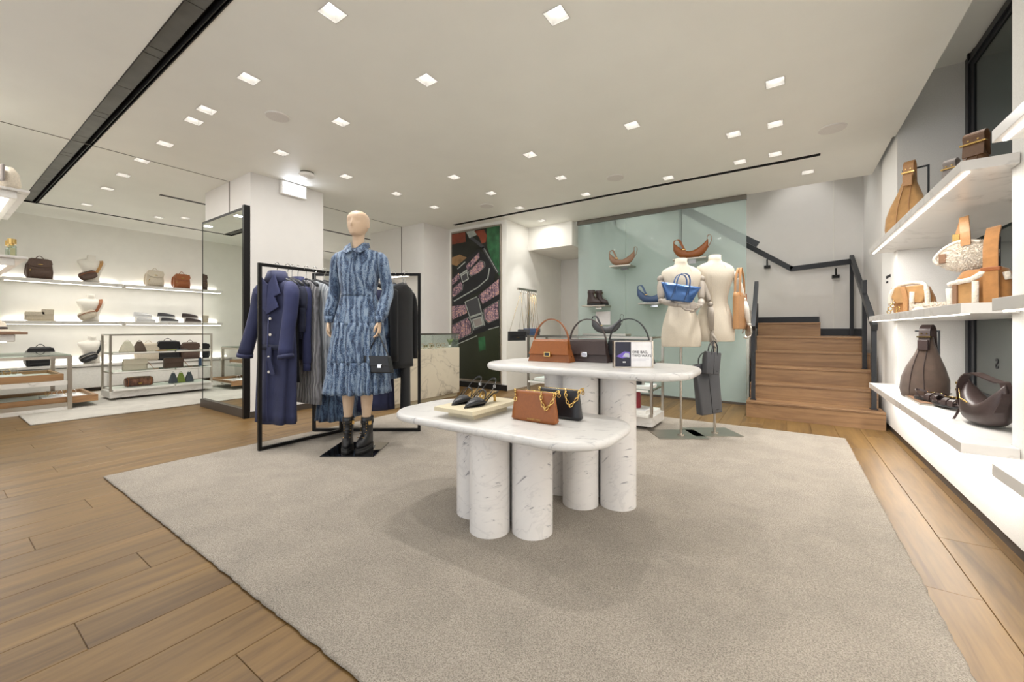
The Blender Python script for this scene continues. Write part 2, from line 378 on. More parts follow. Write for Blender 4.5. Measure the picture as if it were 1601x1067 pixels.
while x < 1.0:
    y = -1.3 - [0, .9, .35, 1.25, .6][row % 5]
    while y < 7.4:
        L = 2.2
        y1 = y+L
        hid = (x-PW/2 > RX0+.05 and x+PW/2 < RX1-.05 and y > RY0+.05 and y1 < RY1-.05)
        if not hid and y1 > -.9 and not (x < -6.6 and y > 4.4) and not (x < -8.9):
            plank(x, y, y1); n_pl += 1
        y = y1
    x += PW; row += 1
print('planks', n_pl)
# ------------------------------------------------------------------ ceiling with openings for the downlights
def ceil_pt(u, v, z=H):
    d = 632*(z-1)/(514-v); a = (u-800.5)/632
    return (d*(CT*a-ST), d*(ST*a+CT))
DL = [(520,20),(870,24),(389,123),(667,125),(1212,129),(323,172),(303,189),(258,225),(222,251),(193,274),(168,295),(136,320),(541,276),(440,239),
      (533,191),(988,196),(829,242),(877,278),(710,277),(768,302),(620,303),(679,324),(812,325),(847,345),(916,304),(1045,278),(1147,210),(1212,194),
      (1157,253),(1212,241),(1263,269),(248,340),(290,341)]
lights = [ceil_pt(u, v) for u, v in DL]
lights += [(-1.2,-.2),(-3.2,.1),(-5.0,.1),(.1,.1),(-7.6,-.1),(-1.2,-1.5),(-4,-1.4),(-6.6,-1.4),(-8.0,3.4),(-8.0,5.6)]  # further downlights added for their light, mostly out of view
hs = .055
holes = [(lx-hs, lx+hs, ly-hs, ly+hs) for lx, ly in lights]
SLOT1 = (-8.66, -2.05, .80, .94)      # long service slot
SLOT2 = (-4.65, .28, 5.06, 5.13)      # linear air slot, far
holes += [SLOT1, SLOT2]
def holed(x0, x1, y0, y1, z, holes, mb):
    xs = sorted({x0, x1, *[h for q in holes for h in q[:2] if x0 < h < x1]}); ys = sorted({y0, y1, *[h for q in holes for h in q[2:] if y0 < h < y1]})
    for i in range(len(xs)-1):
        run = None
        for j in range(len(ys)-1):
            mx_, my_ = (xs[i]+xs[i+1])/2, (ys[j]+ys[j+1])/2
            hole = any(h[0] < mx_ < h[1] and h[2] < my_ < h[3] for h in holes)
            if not hole and run is None: run = ys[j]
            if (hole or j == len(ys)-2) and run is not None:
                ye = ys[j] if hole else ys[j+1]
                mb.add([(xs[i],run,z),(xs[i+1],run,z),(xs[i+1],ye,z),(xs[i],ye,z)], [(0,1,2,3)]); run = None
mb = MB(); holed(-9.62, .80, -2.6, 6.06, H, holes, mb)
mb.box(.80, .82, -2.6, 5.0, H, 3.27); mb.box(-9.62, -2.9, 6.06, 8.0, H, H+.02); mb.box(-9.62, .8, 6.06, 6.09, H, 3.9)
struct(mb.build('ceiling', 'ceiling_paint'))
struct(bx('ceiling', -9.7, 1.3, -2.6, 6.0, 3.3, 3.35, 'ceiling_paint'))
struct(bx('ceiling', -2.9, 1.3, 6.0, 7.4, 3.95, 4.0, 'ceiling_paint'))
# fixtures
dl0 = T('downlight', 'recessed square ceiling downlight', 'downlight')
mb = MB(); o_, i_, h_ = .055, .03, .07
ro = [(-o_,-o_,0),(o_,-o_,0),(o_,o_,0),(-o_,o_,0)]; ri = [(-i_,-i_,h_),(i_,-i_,h_),(i_,i_,h_),(-i_,i_,h_)]
mb.loft([ro, ri], False, False); mb.add(ri, [(0,1,2,3)])
mb.loft([[(a*1.06, b_*1.06, -.003) for a, b_, c in ro], [(a*.985, b_*.985, -.003) for a, b_, c in ro], [(a*.985, b_*.985, .002) for a, b_, c in ro]], False, False)
mb.build('reflector', 'reflector_satin', dl0)
MB().cyl((0,0), .024, .058, .068, 16).build('lamp_lens', 'lamp_lens', dl0)
def add_spot(x, y, z, e=1.0, tilt=(0,0)):
    ld = bpy.data.lights.new('spot', 'SPOT'); ld.energy = SPOT_W*e; ld.color = SPOT_COL; ld.spot_size = SPOT_ANGLE; ld.spot_blend = .55; ld.shadow_soft_size = .02
    lo = bpy.data.objects.new('spot_lamp', ld); COL.objects.link(lo); lo.location = (x, y, z); lo.rotation_euler = (tilt[0], tilt[1], 0); return lo
def add_spill(x, y):  # wide fill added at each downlight to brighten the walls
    ld = bpy.data.lights.new('spill', 'AREA'); ld.shape = 'SQUARE'; ld.size = .1; ld.energy = SPOT_W*.08; ld.color = SPOT_COL
    lo = bpy.data.objects.new('spill_fill_lamp', ld); COL.objects.link(lo); lo.location = (x, y, H-.008)
DLN = ['front-left one of the pair nearest the top edge', 'front-right one of the pair nearest the top edge', 'first of the row heading left, above the trench coat rack',
 'single, between the ceiling disc speaker and top edge centre', 'single, upper right, nearest the far air slot end in front', 'upper of two close together, left of the round speaker',
 'lower of two close together, left of the round speaker', 'alone, above the pier with the lit sign', 'first beyond the thin ceiling seam at left', 'second beyond the thin ceiling seam at left',
 'third beyond the thin ceiling seam at left', 'farthest left, near the black ceiling frame corner', 'behind the smoke detector, above the mannequin head', 'in front of the smoke detector',
 'between the round speaker and ceiling centre', 'centre right, alone above the blue tote bust', 'in the middle of the ceiling, above the slingback shoes', 'right behind the middle one, nearer the far air slot',
 'above and left of the poster, middle row', 'behind the middle row, close to the faint far speaker', 'behind the mannequin head, to its right', 'close to the pier beside the poster',
 'just left of the poster end of the air slot', 'beyond the air slot, in the small alcove ceiling', 'close in front of the air slot, centre', 'close in front of the air slot, above the boot display',
 'left one of the staggered pair at right', 'right one of the staggered pair at right', 'left one of the pair beside the air slot at right', 'right one of the pair beside the air slot at right',
 'beyond the air slot, above the stair', 'left of the two above the glass rack in the far-left bay', 'right of the two above the glass rack in the far-left bay']
for i, (lx, ly) in enumerate(lights):
    lab = 'square recessed white downlight, '+DLN[i] if i < len(DLN) else 'added square downlight behind the viewpoint, unseen' if i < len(lights)-2 else f'added square downlight deep in the left bay, {"nearer" if i == len(lights)-2 else "farther"} of the two before the lit shelves'
    if i == 0: c = dl0; c.location = (lx, ly, H); c['label'] = lab; c['group'] = 'square ceiling downlights'
    else: c = copy_thing(dl0, (lx, ly, H), lab, group='square ceiling downlights')
    add_spot(lx, ly, H-.012); add_spill(lx, ly)
copy_thing(dl0, (1.02, 3.9, 3.27), 'square downlight in the raised ceiling over the right-hand window niche', group='square ceiling downlights'); add_spot(1.02, 3.9, 3.2, 1.3)
for sx_, sy_ in ((-2.1,6.75),(-1.0,6.75),(.2,6.75)):  # lamps added to light the space behind the glass screen
    copy_thing(dl0, (sx_, sy_, 3.945), f'added square downlight high in the stairwell, {"over the left glass pane" if sx_ < -2 else "over the middle glass pane" if sx_ < 0 else "right above the stair landing"}', group='square ceiling downlights'); add_spot(sx_, sy_, 3.93, 1.0)
# service slot: frame, panels
t1 = struct(MB().box(SLOT1[0], SLOT1[1], SLOT1[2], SLOT1[3], H+.06, H+.08).box(SLOT1[0], SLOT1[1], SLOT1[3]-.002, SLOT1[3]+.004, H-.004, H+.07).box(SLOT1[0], SLOT1[1], SLOT1[2]-.004, SLOT1[2]+.002, H-.004, H+.07)
  .box(SLOT1[0]-.005, SLOT1[0]+.002, SLOT1[2], SLOT1[3], H-.004, H+.07).box(SLOT1[0], SLOT1[1], SLOT1[3]-.02, SLOT1[3]-.013, H-.002, H+.05).build('trim_1', 'black_paint'))
xx = SLOT1[0]+.02; k = 0
while xx < SLOT1[1]-.1:
    L = .1 if k % 3 == 2 else .62
    bx('panel', xx, min(xx+L, SLOT1[1])-.008, SLOT1[2]+.008, SLOT1[3]-.045, H+.012, H+.02, 'grey_panel', t1); xx += L; k += 1
struct(MB().box(SLOT2[0], SLOT2[1], SLOT2[2], SLOT2[3], H+.05, H+.06).box(SLOT2[0], SLOT2[1], SLOT2[2], SLOT2[2]+.003, H-.002, H+.05).box(SLOT2[0], SLOT2[1], SLOT2[3]-.003, SLOT2[3], H-.002, H+.05)
  .box(SLOT2[0], SLOT2[1], (SLOT2[2]+SLOT2[3])/2-.003, (SLOT2[2]+SLOT2[3])/2+.003, H-.002, H+.05).build('trim_2', 'black_paint'))
struct(bx('trim_3', -8.63, -8.60, .94, 7.5, H-.008, H+.01, 'black_paint'))
struct(bx('trim_4', -5.49, -5.482, -2.5, 2.07, H-.004, H+.002, 'steel_dark'))
struct(bx('trim_5', -5.49, -5.482, 2.95, 4.7, H-.004, H+.002, 'steel_dark'))
struct(bx('trim_6', -6.80, -6.74, 1.78, 7.5, H-.004, H+.002, 'black_paint'))
# speakers, detector
def disc(u, v, r, lab):
    x, y = ceil_pt(u, v); t = T('ceiling_speaker', lab, 'speaker', (x, y, H), group='round ceiling speakers')
    MB().cyl((0,0), r, -.006, 0, 40).build('bezel', 'white_lacquer', t); MB().cyl((0,0), r*.93, -.009, -.005, 40).build('grille', 'speaker_cloth', t)
disc(434,182,.09,'round flush ceiling speaker at left, beside the pair of downlights'); disc(1301,201,.105,'round flush ceiling speaker at far right above the stair side')
disc(962,278,.10,'round flush ceiling speaker in the centre, just before the air slot'); disc(761,322,.10,'faint round flush ceiling speaker above the poster')
x, y = ceil_pt(480, 270); t = T('smoke_detector', 'white round smoke detector on the ceiling beside the lit sign', 'detector', (x, y, H))
MB().cyl((0,0), .07, -.012, 0, 32).build('mounting_plate', 'steel_dark', t); MB().loft([ring(.15,.15,-.012,2,k=32), ring(.17,.17,-.03,2,k=32), ring(.14,.14,-.05,2,k=32), ring(.05,.05,-.055,2,k=32)]).build('cover', 'white_lacquer', t)

# ------------------------------------------------------------------ walls
struct(bx('wall_left', -9.75, -9.6, -2.6, 7.6, 0, H+.1, 'plaster'))
struct(bx('wall_back_left', -9.6, -6.2, 7.5, 7.6, 0, H+.1, 'plaster'))
pier1 = struct(bx('wall_pier_left', -6.2, -4.95, 2.09, 2.945, 0, H+.05, 'wall_offwhite'))
struct(bx('trim_7', -5.49, -5.48, 2.084, 2.0905, 2.37, H, 'steel_dark'))
struct(MB().box(-6.2,-4.94,2.08,2.955,0,.07).build('baseboard_left', 'bronze_skirting'))
# second pier with a lit niche on its near side
mb = MB(); P2 = 4.70
mb.box(-6.35, -4.95, P2+.35, 5.31, 0, H); mb.box(-6.35, -4.95, P2, P2+.35, 1.92, H); mb.box(-5.06, -4.95, P2, P2+.35, 0, 1.92); mb.box(-6.35, -6.24, P2, P2+.35, 0, 1.92); mb.box(-6.24, -5.06, P2, P2+.35, 0, .5)
struct(mb.build('wall_pier_centre', 'wall_offwhite'))
struct(bx('trim_8', -5.50, -5.49, P2-.006, P2+.001, 1.92, H, 'steel_dark'))
t = T('niche_shelving', 'lit white wall niche with shelves in the pier behind the clothes rack', 'shelving', (-5.65, P2+.2, .5))
for z in (.0, .48, .9): MB().box(-.585, .585, -.14, .14, z, z+.02).build('shelf', 'white_lacquer', t)
MB().box(-.585, .585, -.19, -.175, 1.395, 1.41).build('led_strip', 'led', t)
# poster wall, alcove
struct(MB().box(-6.35,-3.715,5.31,5.97,0,H).build('wall_poster', 'plaster'))
struct(MB().box(-3.90,-3.715,5.97,7.2,0,H).box(-3.715,-2.88,5.97,7.2,2.356,H).build('wall_alcove', 'plaster'))
struct(MB().box(-4.0,1.25,7.2,7.35,0,4.0).build('wall_back', 'wall_offwhite'))
struct(bx('baseboard_back', -4.95, -3.70, 5.285, 5.31, 0, .09, 'black_paint'))
struct(bx('trim_9', .54, .545, 7.195, 7.2, 1.0, 3.6, 'plaster'))
# right wall
XR = .83
struct(MB().box(XR, 1.6, 5.0, 5.71, .055, 3.3).build('wall_right_pier', 'wall_linen'))
struct(bx('wall_stair_right', .86, 1.3, 5.71, 7.2, 0, 4.0, 'wall_offwhite'))
struct(MB().box(XR, 1.6, -2.6, 2.74, .055, 3.3).build('wall_right_near', 'wall_linen'))
struct(MB().box(XR+.0, 1.28, 2.74, 5.0, .055, .44).build('wall_right_plinth', 'wall_linen'))
struct(MB().box(XR+.01, 1.3, -2.6, 5.69, 0, .055).build('baseboard_right', 'bronze_skirting'))
struct(MB().box(XR-.01, 1.6, -2.6, 5.0, 3.27, 3.3).build('ceiling', 'ceiling_paint'))
wn = struct(MB().box(1.25, 1.275, 4.80, 4.99, .44, 3.27).box(1.235, 1.26, 4.87, 4.90, .44, 3.27).box(1.25, 1.275, 2.6, 4.99, 3.14, 3.26).box(1.235, 1.26, 2.6, 4.9, 3.18, 3.20).box(1.25, 1.275, 2.6, 4.99, .44, .50).build('window_1', 'anthracite'))
bx('pane', 1.258, 1.263, 2.6, 4.81, .49, 3.15, 'pane_dark', wn)
struct(bx('wall_outside', 1.9, 2.0, 1.5, 6.5, -.1, 4.2, 'wall_offwhite'))
text('lettering', 's', .16, 'ink', wn, (1.256, 4.36, .71), (PI/2, 0, PI/2), ext=.001)
sg = T('wall_sign', 'small two-line black lettering on the pier beside the stair', 'sign', (XR-.004, 5.38, 1.5))
mb = MB(); yy = -.1
for k in range(9): mb.box(0, .004, yy, yy+.014, .0, .026); mb.box(0, .004, yy, yy+.02, 0 if k % 2 else .020, .006 if k % 2 else .026); yy += .023
yy = .02
for k in range(4): mb.box(0, .004, yy, yy+.014, -.045, -.028); yy += .021
mb.build('lettering', 'ink', sg)['kind'] = 'stuff'

# ------------------------------------------------------------------ shelves with LED strips (right wall)
def strip_light(x, y, z, lx, ly, e, rot=(0,0,0)):
    ld = bpy.data.lights.new('strip', 'AREA'); ld.shape = 'RECTANGLE'; ld.size = lx; ld.size_y = ly; ld.energy = e; ld.color = LED_COL
    lo = bpy.data.objects.new('strip_lamp', ld); COL.objects.link(lo); lo.location = (x, y, z); lo.rotation_euler = rot; return lo
def shelf_right(y0, y1, z, lab, x1=1.24):
    t = T('marble_shelf', lab, 'shelf', (.65, y0, z), group='marble wall shelves at right')
    L = y1-y0
    mb = MB()
    n = 3 if y0 > 2.5 else 2
    if y0 > 2.5: poly = [(0,0),(XR-.65-.004,0),(XR-.65-.004,2.74-y0+.004),(x1-.65,2.74-y0+.004),(x1-.65,5.0-y0-.004),(XR-.65-.004,5.0-y0-.004),(XR-.65-.004,L),(0,L)]
    else: poly = [(0,0),(XR-.654,0),(XR-.654,L),(0,L)]
    mb.prism(poly, -.047, 0, 'z'); mb.build('slab', 'marble_shelf', t, bevel=.002)
    MB().box(.022, .034, .02, L-.02, -.052, -.0455).build('led_strip', 'led', t)
    strip_light(.678, y0+L/2, z-.056, .02, L-.06, (7 if z < .6 else 6)*L, (0, -.95 if z < .6 else 0, 0))
for z, nm in ((.484,'lowest'), (1.115,'middle'), (1.757,'highest')):
    shelf_right(2.65, 5.11, z, f'{nm} long white marble shelf across the window niche at right')
    shelf_right(-.4, 2.315, z, f'{nm} white marble shelf end cut off by the right picture edge')

# ------------------------------------------------------------------ left shelving bay
XL = -9.34
def shelf_left(y0, y1, z, lab):
    t = T('wall_shelf', lab, 'shelf', (XL, y0, z), group='lit wall shelves of the left bay'); L = y1-y0
    MB().box(-.255, 0, 0, L, -.05, 0).build('slab', 'marble_shelf', t, bevel=.002)
    MB().box(-.06, -.04, .02, L-.02, -.055, -.048).build('led_strip', 'led', t)
    MB().box(-.252, -.235, .02, L-.02, .0, .012).build('back_led_strip', 'led', t)
    strip_light(XL-.06, y0+L/2, z-.06, .02, L-.06, 1.1*L)
    strip_light(XL-.235, y0+L/2, z+.02, .02, L-.06, .85*L, (0, PI, 0))
names = ['first', 'second', 'third', 'fourth']
for z, nm in ((1.757,'upper'), (1.115,'lower')):
    for k in range(4):
        shelf_left(.69+k*1.31, .69+(k+1)*1.31-.02, z, f'{nm} lit white shelf on the left bay wall, {names[k]} span from the left')
t = T('base_cabinet', 'long low white base cabinet under the left bay shelves', 'cabinet', (-9.59, .52, 0))
MB().box(0, .40, 0, 6.2, .395, .43).build('worktop', 'marble_shelf', t, bevel=.002)
MB().box(.02, .34, .01, 6.19, 0, .05).build('plinth', 'bronze_skirting', t)
MB().box(.01, .36, .005, 6.195, .05, .385).build('body', 'white_lacquer', t)
for k in range(5): MB().box(.362, .38, .01+k*1.236, 1.238*(k+1)-.01, .055, .38).build('door', 'white_lacquer', t, bevel=.001)
strip_light(-9.56, 3.6, .46, .02, 6, 5, (0, PI, 0))
MB().box(.005, .02, .02, 6.1, .431, .442).build('led_strip', 'led', t)
# near left wall that carries the bracket shelves
struct(bx('wall_left_near', -9.6, -4.9, -.35, -.2, 0, H, 'plaster'))
def shelf_near(z, y1, xr, lab, lampy=True):
    t = T('bracket_shelf', lab, 'shelf', (xr, -.2, z), group='white shelves at the left picture edge')
    L = y1+.2
    MB().box(-1.4, 0, 0, L, -.018, 0).build('slab', 'leather_taupe' if z < 1.5 else 'marble_shelf', t, bevel=.002)
    MB().box(-1.4, -.04, .1, L-.06, -.075, -.018).build('lamp_housing', 'white_lacquer', t, bevel=.006)
    if lampy: MB().box(-1.3, -.07, L-.14, L-.1, -.079, -.074).build('led_strip', 'led', t)
    strip_light(xr-.7, y1-.14, z-.085, 1.2, .02, 5)
shelf_near(2.085, .50, -4.93, 'highest white shelf with a light strip at the left edge, holding a cream bag')
shelf_near(1.565, .49, -4.94, 'white shelf at the left edge that holds the gold-capped perfume bottles')
shelf_near(1.215, .36, -5.06, 'short thin shelf at the left edge below the perfume shelf')
shelf_near(.972, .49, -4.94, 'lowest thin shelf at the left edge, at horizon height')

# ------------------------------------------------------------------ rugs
def rug(name, x0, x1, y0, y1, mat, lab):
    mb = MB(); n = 160; th = .014; per = []
    for (ax, ay, bx_, by) in ((x0,y0,x1,y0),(x1,y0,x1,y1),(x1,y1,x0,y1),(x0,y1,x0,y0)):
        for i in range(n):
            q = i/n; j = random.uniform(-.0035, .0035)
            per.append((ax+(bx_-ax)*q+(j if ax == bx_ else 0), ay+(by-ay)*q+(j if ay == by else 0)))
    c = ((x0+x1)/2, (y0+y1)/2)
    def off(p, d): return (p[0]+math.copysign(d, c[0]-p[0])*(abs(p[0]-c[0]) > abs(x1-x0)/2-.02), p[1]+math.copysign(d, c[1]-p[1])*(abs(p[1]-c[1]) > abs(y1-y0)/2-.02))
    mb.loft([[(*off(p,.006), 0) for p in per], [(*p, th*.6) for p in per], [(*off(p,.012), th) for p in per]], True, True)
    o = mb.build(name, mat); tag(o, lab, 'rug'); return o
rug('area_rug', RX0, RX1, RY0-.0, RY1, 'rug_taupe', 'large taupe cut-pile rug under the marble tables and clothes rack')
rug('area_rug', -9.0, -6.42, .65, 5.6, 'rug_pale', 'pale grey rug under the steel display rack in the left bay')

# ------------------------------------------------------------------ framed mirror on the pier
t = T('framed_mirror', 'tall black-framed mirror covering the side of the left pier', 'mirror', (-5.59, 2.075, 0))
MB().box(-.632, .60, -.008, 0, .10, 2.346).build('mirror_glass', 'mirror', t)
MB().box(.60, .64, -.05, .012, 0, 2.37).box(-.64, .60, -.012, .012, 2.345, 2.37).box(-.64, -.630, -.012, .012, .1, 2.345).build('frame', 'black_metal', t)
MB().box(-.63, .638, -.035, .011, .001, .10).build('plinth', 'bronze_skirting', t)

# ------------------------------------------------------------------ lit sign on pier
t = T('exit_light_sign', 'small glowing white box sign at the top of the left pier', 'sign', (-4.94, 2.41, 2.6))
MB().box(.0, .05, -.012, .29, -.012, .145).build('housing', 'white_lacquer', t, bevel=.003)
MB().box(.046, .054, .005, .272, .0, .13).build('light_panel', 'sign_light', t)
ld = bpy.data.lights.new('sign', 'AREA'); ld.size = .25; ld.energy = .7; ld.color = (.85,.9,1); lo = bpy.data.objects.new('sign_lamp', ld); COL.objects.link(lo); lo.location = (-4.86, 2.55, 2.66); lo.rotation_euler = (0, -PI/2, 0)

# ------------------------------------------------------------------ poster lightbox
PX0, PX1, PZ0, PZ1 = -4.86, -3.83, .14, 2.66
t = T('poster_lightbox', 'tall framed advertising poster of studded floral handbags on dark ground', 'poster', ((PX0+PX1)/2, 5.30, PZ0))
pw, ph_ = (PX1-PX0)/2, PZ1-PZ0
MB().box(-pw-.025, pw+.025, -.02, .008, -.03, ph_+.03).build('frame', 'steel', t)
MB().box(-pw, pw, -.026, -.019, 0, ph_).build('print', 'poster_dark', t)
def pp(name, pts, mat, lev, grow=1.0):
    """pts: places on the sheet in the units of its own print grid (290 wide, about 905 high, y down)"""
    q = []
    for x, y in pts:
        fx = (x-38)/290; top = 68-48*fx; q.append((fx, 1-(y-top)/(965+15*fx-top)))
    cx = sum(p[0] for p in q)/len(q); cz = sum(p[1] for p in q)/len(q)
    q = [(cx+(x-cx)*grow, cz+(z-cz)*(1+(grow-1)*.6)) for x, z in q]
    cl = [(min(max(x*2*pw-pw, -pw+.001), pw-.001), min(max(z*ph_, .001), ph_-.001)) for x, z in q]
    return MB().prism(cl, -.026-lev*.0006, -.0255-(lev-1)*.0006).build(name, mat, t)
def line(a, b_, w_, mat, lev):
    d = Vector((b_[0]-a[0], b_[1]-a[1])); n_ = Vector((-d.y, d.x)).normalized()*w_
    pp('print_line', [(a[0]+n_.x, a[1]+n_.y), (b_[0]+n_.x, b_[1]+n_.y), (b_[0]-n_.x, b_[1]-n_.y), (a[0]-n_.x, a[1]-n_.y)], mat, lev)
def pocket(pts, lev):
    pp('print_piping', pts, 'poster_silver', lev, 1.16); pp('print_edge', pts, 'leather_black', lev+1, 1.11); pp('print_floral', pts, 'bag_print', lev+2)
pp('print_ground', [(38,750),(328,620),(328,980),(38,980)], 'poster_olive', 1)
pp('print_leaves', [(255,30),(328,20),(328,330),(290,250),(258,150)], 'poster_green', 1)
pp('print_green_patch', [(205,712),(245,702),(250,782),(210,797)], 'poster_green', 2)  # printed green patch
pp('print_purse', [(38,72),(124,56),(128,118),(38,134)], 'poster_rust', 1)
pp('print_cuff', [(130,55),(185,45),(195,75),(150,95)], 'poster_silver', 1)
pp('print_sleeve', [(180,50),(240,42),(256,80),(250,120),(226,130),(212,92)], 'poster_rust', 2)
pp('print_tan_leaf', [(38,215),(90,196),(135,215),(70,268),(38,258)], 'poster_tan', 1)  # printed tan leaf
pp('print_bag', [(38,345),(120,240),(205,160),(255,210),(306,300),(296,372),(180,440),(60,522),(38,505)], 'leather_black', 2)
line((160,90),(240,155),9,'leather_charcoal',3); line((232,150),(322,312),8,'leather_charcoal',3); line((240,158),(318,305),1.5,'poster_silver',4)
pp('print_floral', [(40,352),(112,285),(210,182),(212,216),(128,312),(40,388)], 'bag_print', 3)
pocket([(42,412),(98,366),(108,384),(104,418),(64,452),(42,462)], 3); pocket([(152,300),(214,238),(236,246),(240,272),(210,306),(166,328),(154,318)], 3)
pp('print_strap', [(78,285),(126,242),(152,356),(106,384)], 'leather_black', 6); line((76,286),(126,242),3,'poster_silver',7); line((90,325),(138,292),4,'poster_silver',7)
pp('print_clasp', [(96,328),(138,300),(148,350),(108,374)], 'poster_silver', 7); pp('print_clasp_inset', [(103,332),(134,310),(141,346),(111,364)], 'leather_charcoal', 8)
line((52,488),(200,402),3.5,'poster_silver',3); line((200,402),(262,345),3,'poster_silver',3); line((262,345),(272,280),3,'poster_silver',3)
pp('print_bag', [(38,520),(180,470),(328,342),(328,640),(180,695),(72,752),(38,720)], 'leather_black', 3)
pp('print_floral', [(206,452),(326,346),(326,440),(232,502)], 'bag_print', 4); pp('print_floral', [(40,520),(128,508),(136,560),(40,604)], 'bag_print', 4)
pocket([(42,640),(138,592),(158,620),(160,684),(76,728),(42,720)], 4); pocket([(240,540),(320,486),(324,590),(268,616),(248,596)], 4)
pp('print_strap', [(124,492),(196,458),(208,470),(244,636),(182,668)], 'leather_charcoal', 7); line((124,492),(198,458),2.5,'poster_silver',8); line((124,492),(180,666),2.5,'poster_silver',8); line((206,468),(244,636),2.5,'poster_silver',8)
line((150,588),(232,558),6,'poster_silver',8); pp('print_clasp', [(168,600),(226,578),(238,632),(182,654)], 'poster_silver', 8); pp('print_clasp_inset', [(176,604),(221,588),(230,628),(187,645)], 'leather_grey', 9)
line((70,758),(198,700),2.5,'poster_silver',4); line((264,660),(326,640),2.5,'poster_silver',4)

# ------------------------------------------------------------------ glass screen with clip-on shelves
t = T('glass_screen', 'tall pale green glass screen between the shop floor and stair', 'screen', (-1.63, 6.08, 0))
MB().box(-1.19, -.405, -.006, .006, .02, H-.06).build('pane', 'pane_green', t)
MB().box(-.40, .40, -.006, .006, .02, H-.06).build('pane', 'pane_green', t)
MB().box(.405, 1.195, -.006, .006, .02, H-.06).build('pane', 'pane_green', t)
MB().box(-1.20, 1.20, -.03, .03, H-.065, H-.003).build('head_rail', 'steel_dark', t)
MB().box(-1.2, 1.2, -.02, .02, 0, .03).build('floor_channel', 'steel_dark', t)
def on_plane_y(u, v, Y):
    a = (u-800.5)/632; X = Y*(CT*a-ST)/(ST*a+CT); f = -X*ST+Y*CT; return X, 1+(514-v)*f/632, f
def clip_shelf(u, v, lab, w_=.32):
    X, z, f = on_plane_y(u, v, 5.93); t = T('clip_shelf', lab, 'shelf', (X, 5.93, z), group='small steel shelves on the glass screen')
    MB().box(-w_/2, w_/2, -.12, .135, -.02, 0).build('plate', 'steel', t, bevel=.002); MB().box(-.05, .05, .10, .14, -.05, -.02).build('clamp', 'chrome', t)
    return (X, 5.90, z)
s1 = clip_shelf(973, 416, 'steel clip shelf on the glass under the brown crescent bag')
s2 = clip_shelf(1080, 405, 'steel clip shelf on the glass under the tan crescent bag, highest', .42)
s3 = clip_shelf(932, 478, 'steel clip shelf on the glass under the ankle boots', .38)
s4 = clip_shelf(1020, 474, 'steel clip shelf on the glass under the navy crescent bag', .34)
t = T('price_card', 'white card on the glass just below the ankle boots', 'card', (s3[0]+.06, 6.066, s3[2]-.30)); MB().box(-.12, .12, -.003, .003, 0, .21).build('card', 'paper_white', t)

# ------------------------------------------------------------------ stairs
st = T('oak_staircase', 'oak stair of six steps rising between glass screen and right pier', 'staircase', (.2, 5.3, 0))
R, G = .18, .25
xl, xr = -.58, .60
for k in range(6):
    a = 0 if k == 0 else (.02 if k < 3 else .05)
    x0 = xl + (0 if k == 0 else a) + .0; x1 = xr - (0 if k == 0 else .02)
    if k == 4: x1 = .56
    if k == 5: x1 = .16
    y0 = k*G; y1 = 1.89 if k >= 4 else (k+1)*G+.02
    sp = MB().box(x0, x1, y0, y1, k*R, (k+1)*R-.025).build('step', 'oak_stair', st)
    MB().box(x0, x1, y0-.008, y1, (k+1)*R-.0245, (k+1)*R).build('tread', 'oak_stair', sp, bevel=.003)
    if k < 4: MB().box(x0+.002, x1-.002, y1-.001, 1.88, 0, (k+1)*R-.03).build('step_core', 'oak_stair', sp)
st2 = struct(MB().box(-.37, .86, 7.16, 7.2, .90, 1.0).box(.34, .38, 7.155, 7.2, .90, 1.14).box(-.37, .38, 7.155, 7.2, 1.08, 1.17).box(-.39, -.34, 6.8, 6.86, 1.0, 1.36).build('baseboard_stair', 'anthracite'))
# upper flight rising to the left, seen through the glass
mb = MB(); mb.prism([(-.42,0),(-.42,1.26),(-2.7,2.97),(-2.7,0)], 6.30, 7.15, 'y')
struct(mb.build('wall_upper_flight', 'plaster'))
# railings
def bar(mb, p, q, w_, h_):
    P, Q = Vector(p), Vector(q); d = (Q-P).normalized(); side = d.cross(Vector((0,0,1)))
    if side.length < .01: side = Vector((1,0,0))
    side.normalize(); up = side.cross(d)
    mb.loft([[tuple(c+side*w_/2*a+up*h_/2*b_) for a, b_ in ((-1,-1),(1,-1),(1,1),(-1,1))] for c in (P, Q)], True, False)
t = T('stair_railing', 'black flat-bar railing with three posts on the right side of stair', 'railing', (.73, 5.45, 0))
for y, z0, z1 in ((.0, .18, 1.06), (.60, .54, 1.55), (1.68, .90, 1.93)):
    MB().box(-.02, .02, y-.02, y+.02, z0, z1).box(-.03,.03,y-.04,y+.04,z0,z0+.008).build('post', 'anthracite', t)
mb = MB(); bar(mb, (0, -.06, 1.01), (0, 1.70, 1.97), .045, .07); mb.build('handrail', 'anthracite', t, bevel=.003)
mb = MB(); mb.box(-.005, .005, .05, .56, .75, 1.1); 
t = T('stair_railing', 'black railing with one post on the left side of stair', 'railing', (-.32, 5.43, 0))
MB().box(-.02, .02, -.02, .02, .18, 1.06).box(-.03,.03,-.04,.04,.18,.188).build('post', 'anthracite', t)
mb = MB(); bar(mb, (0, -.04, 1.0), (0, .62, 1.58), .045, .07); mb.build('handrail', 'anthracite', t, bevel=.003)
t = T('wall_handrail', 'black handrail on brackets along the stair back wall', 'handrail', (.04, 7.1, 0))
mb = MB(); bar(mb, (.70, 0, 1.91), (0, 0, 1.86), .04, .07); bar(mb, (.02, 0, 1.86), (-2.4, 0, 3.62), .04, .07); mb.build('rail', 'anthracite', t)
for x in (.52, -.28):
    z = 1.83 if x > 0 else 2.03
    MB().box(x-.01, x+.01, -.01, .01, z-.10, z).box(x-.04, x+.04, 0, .095, z-.13, z-.09).build('bracket', 'black_metal', t)
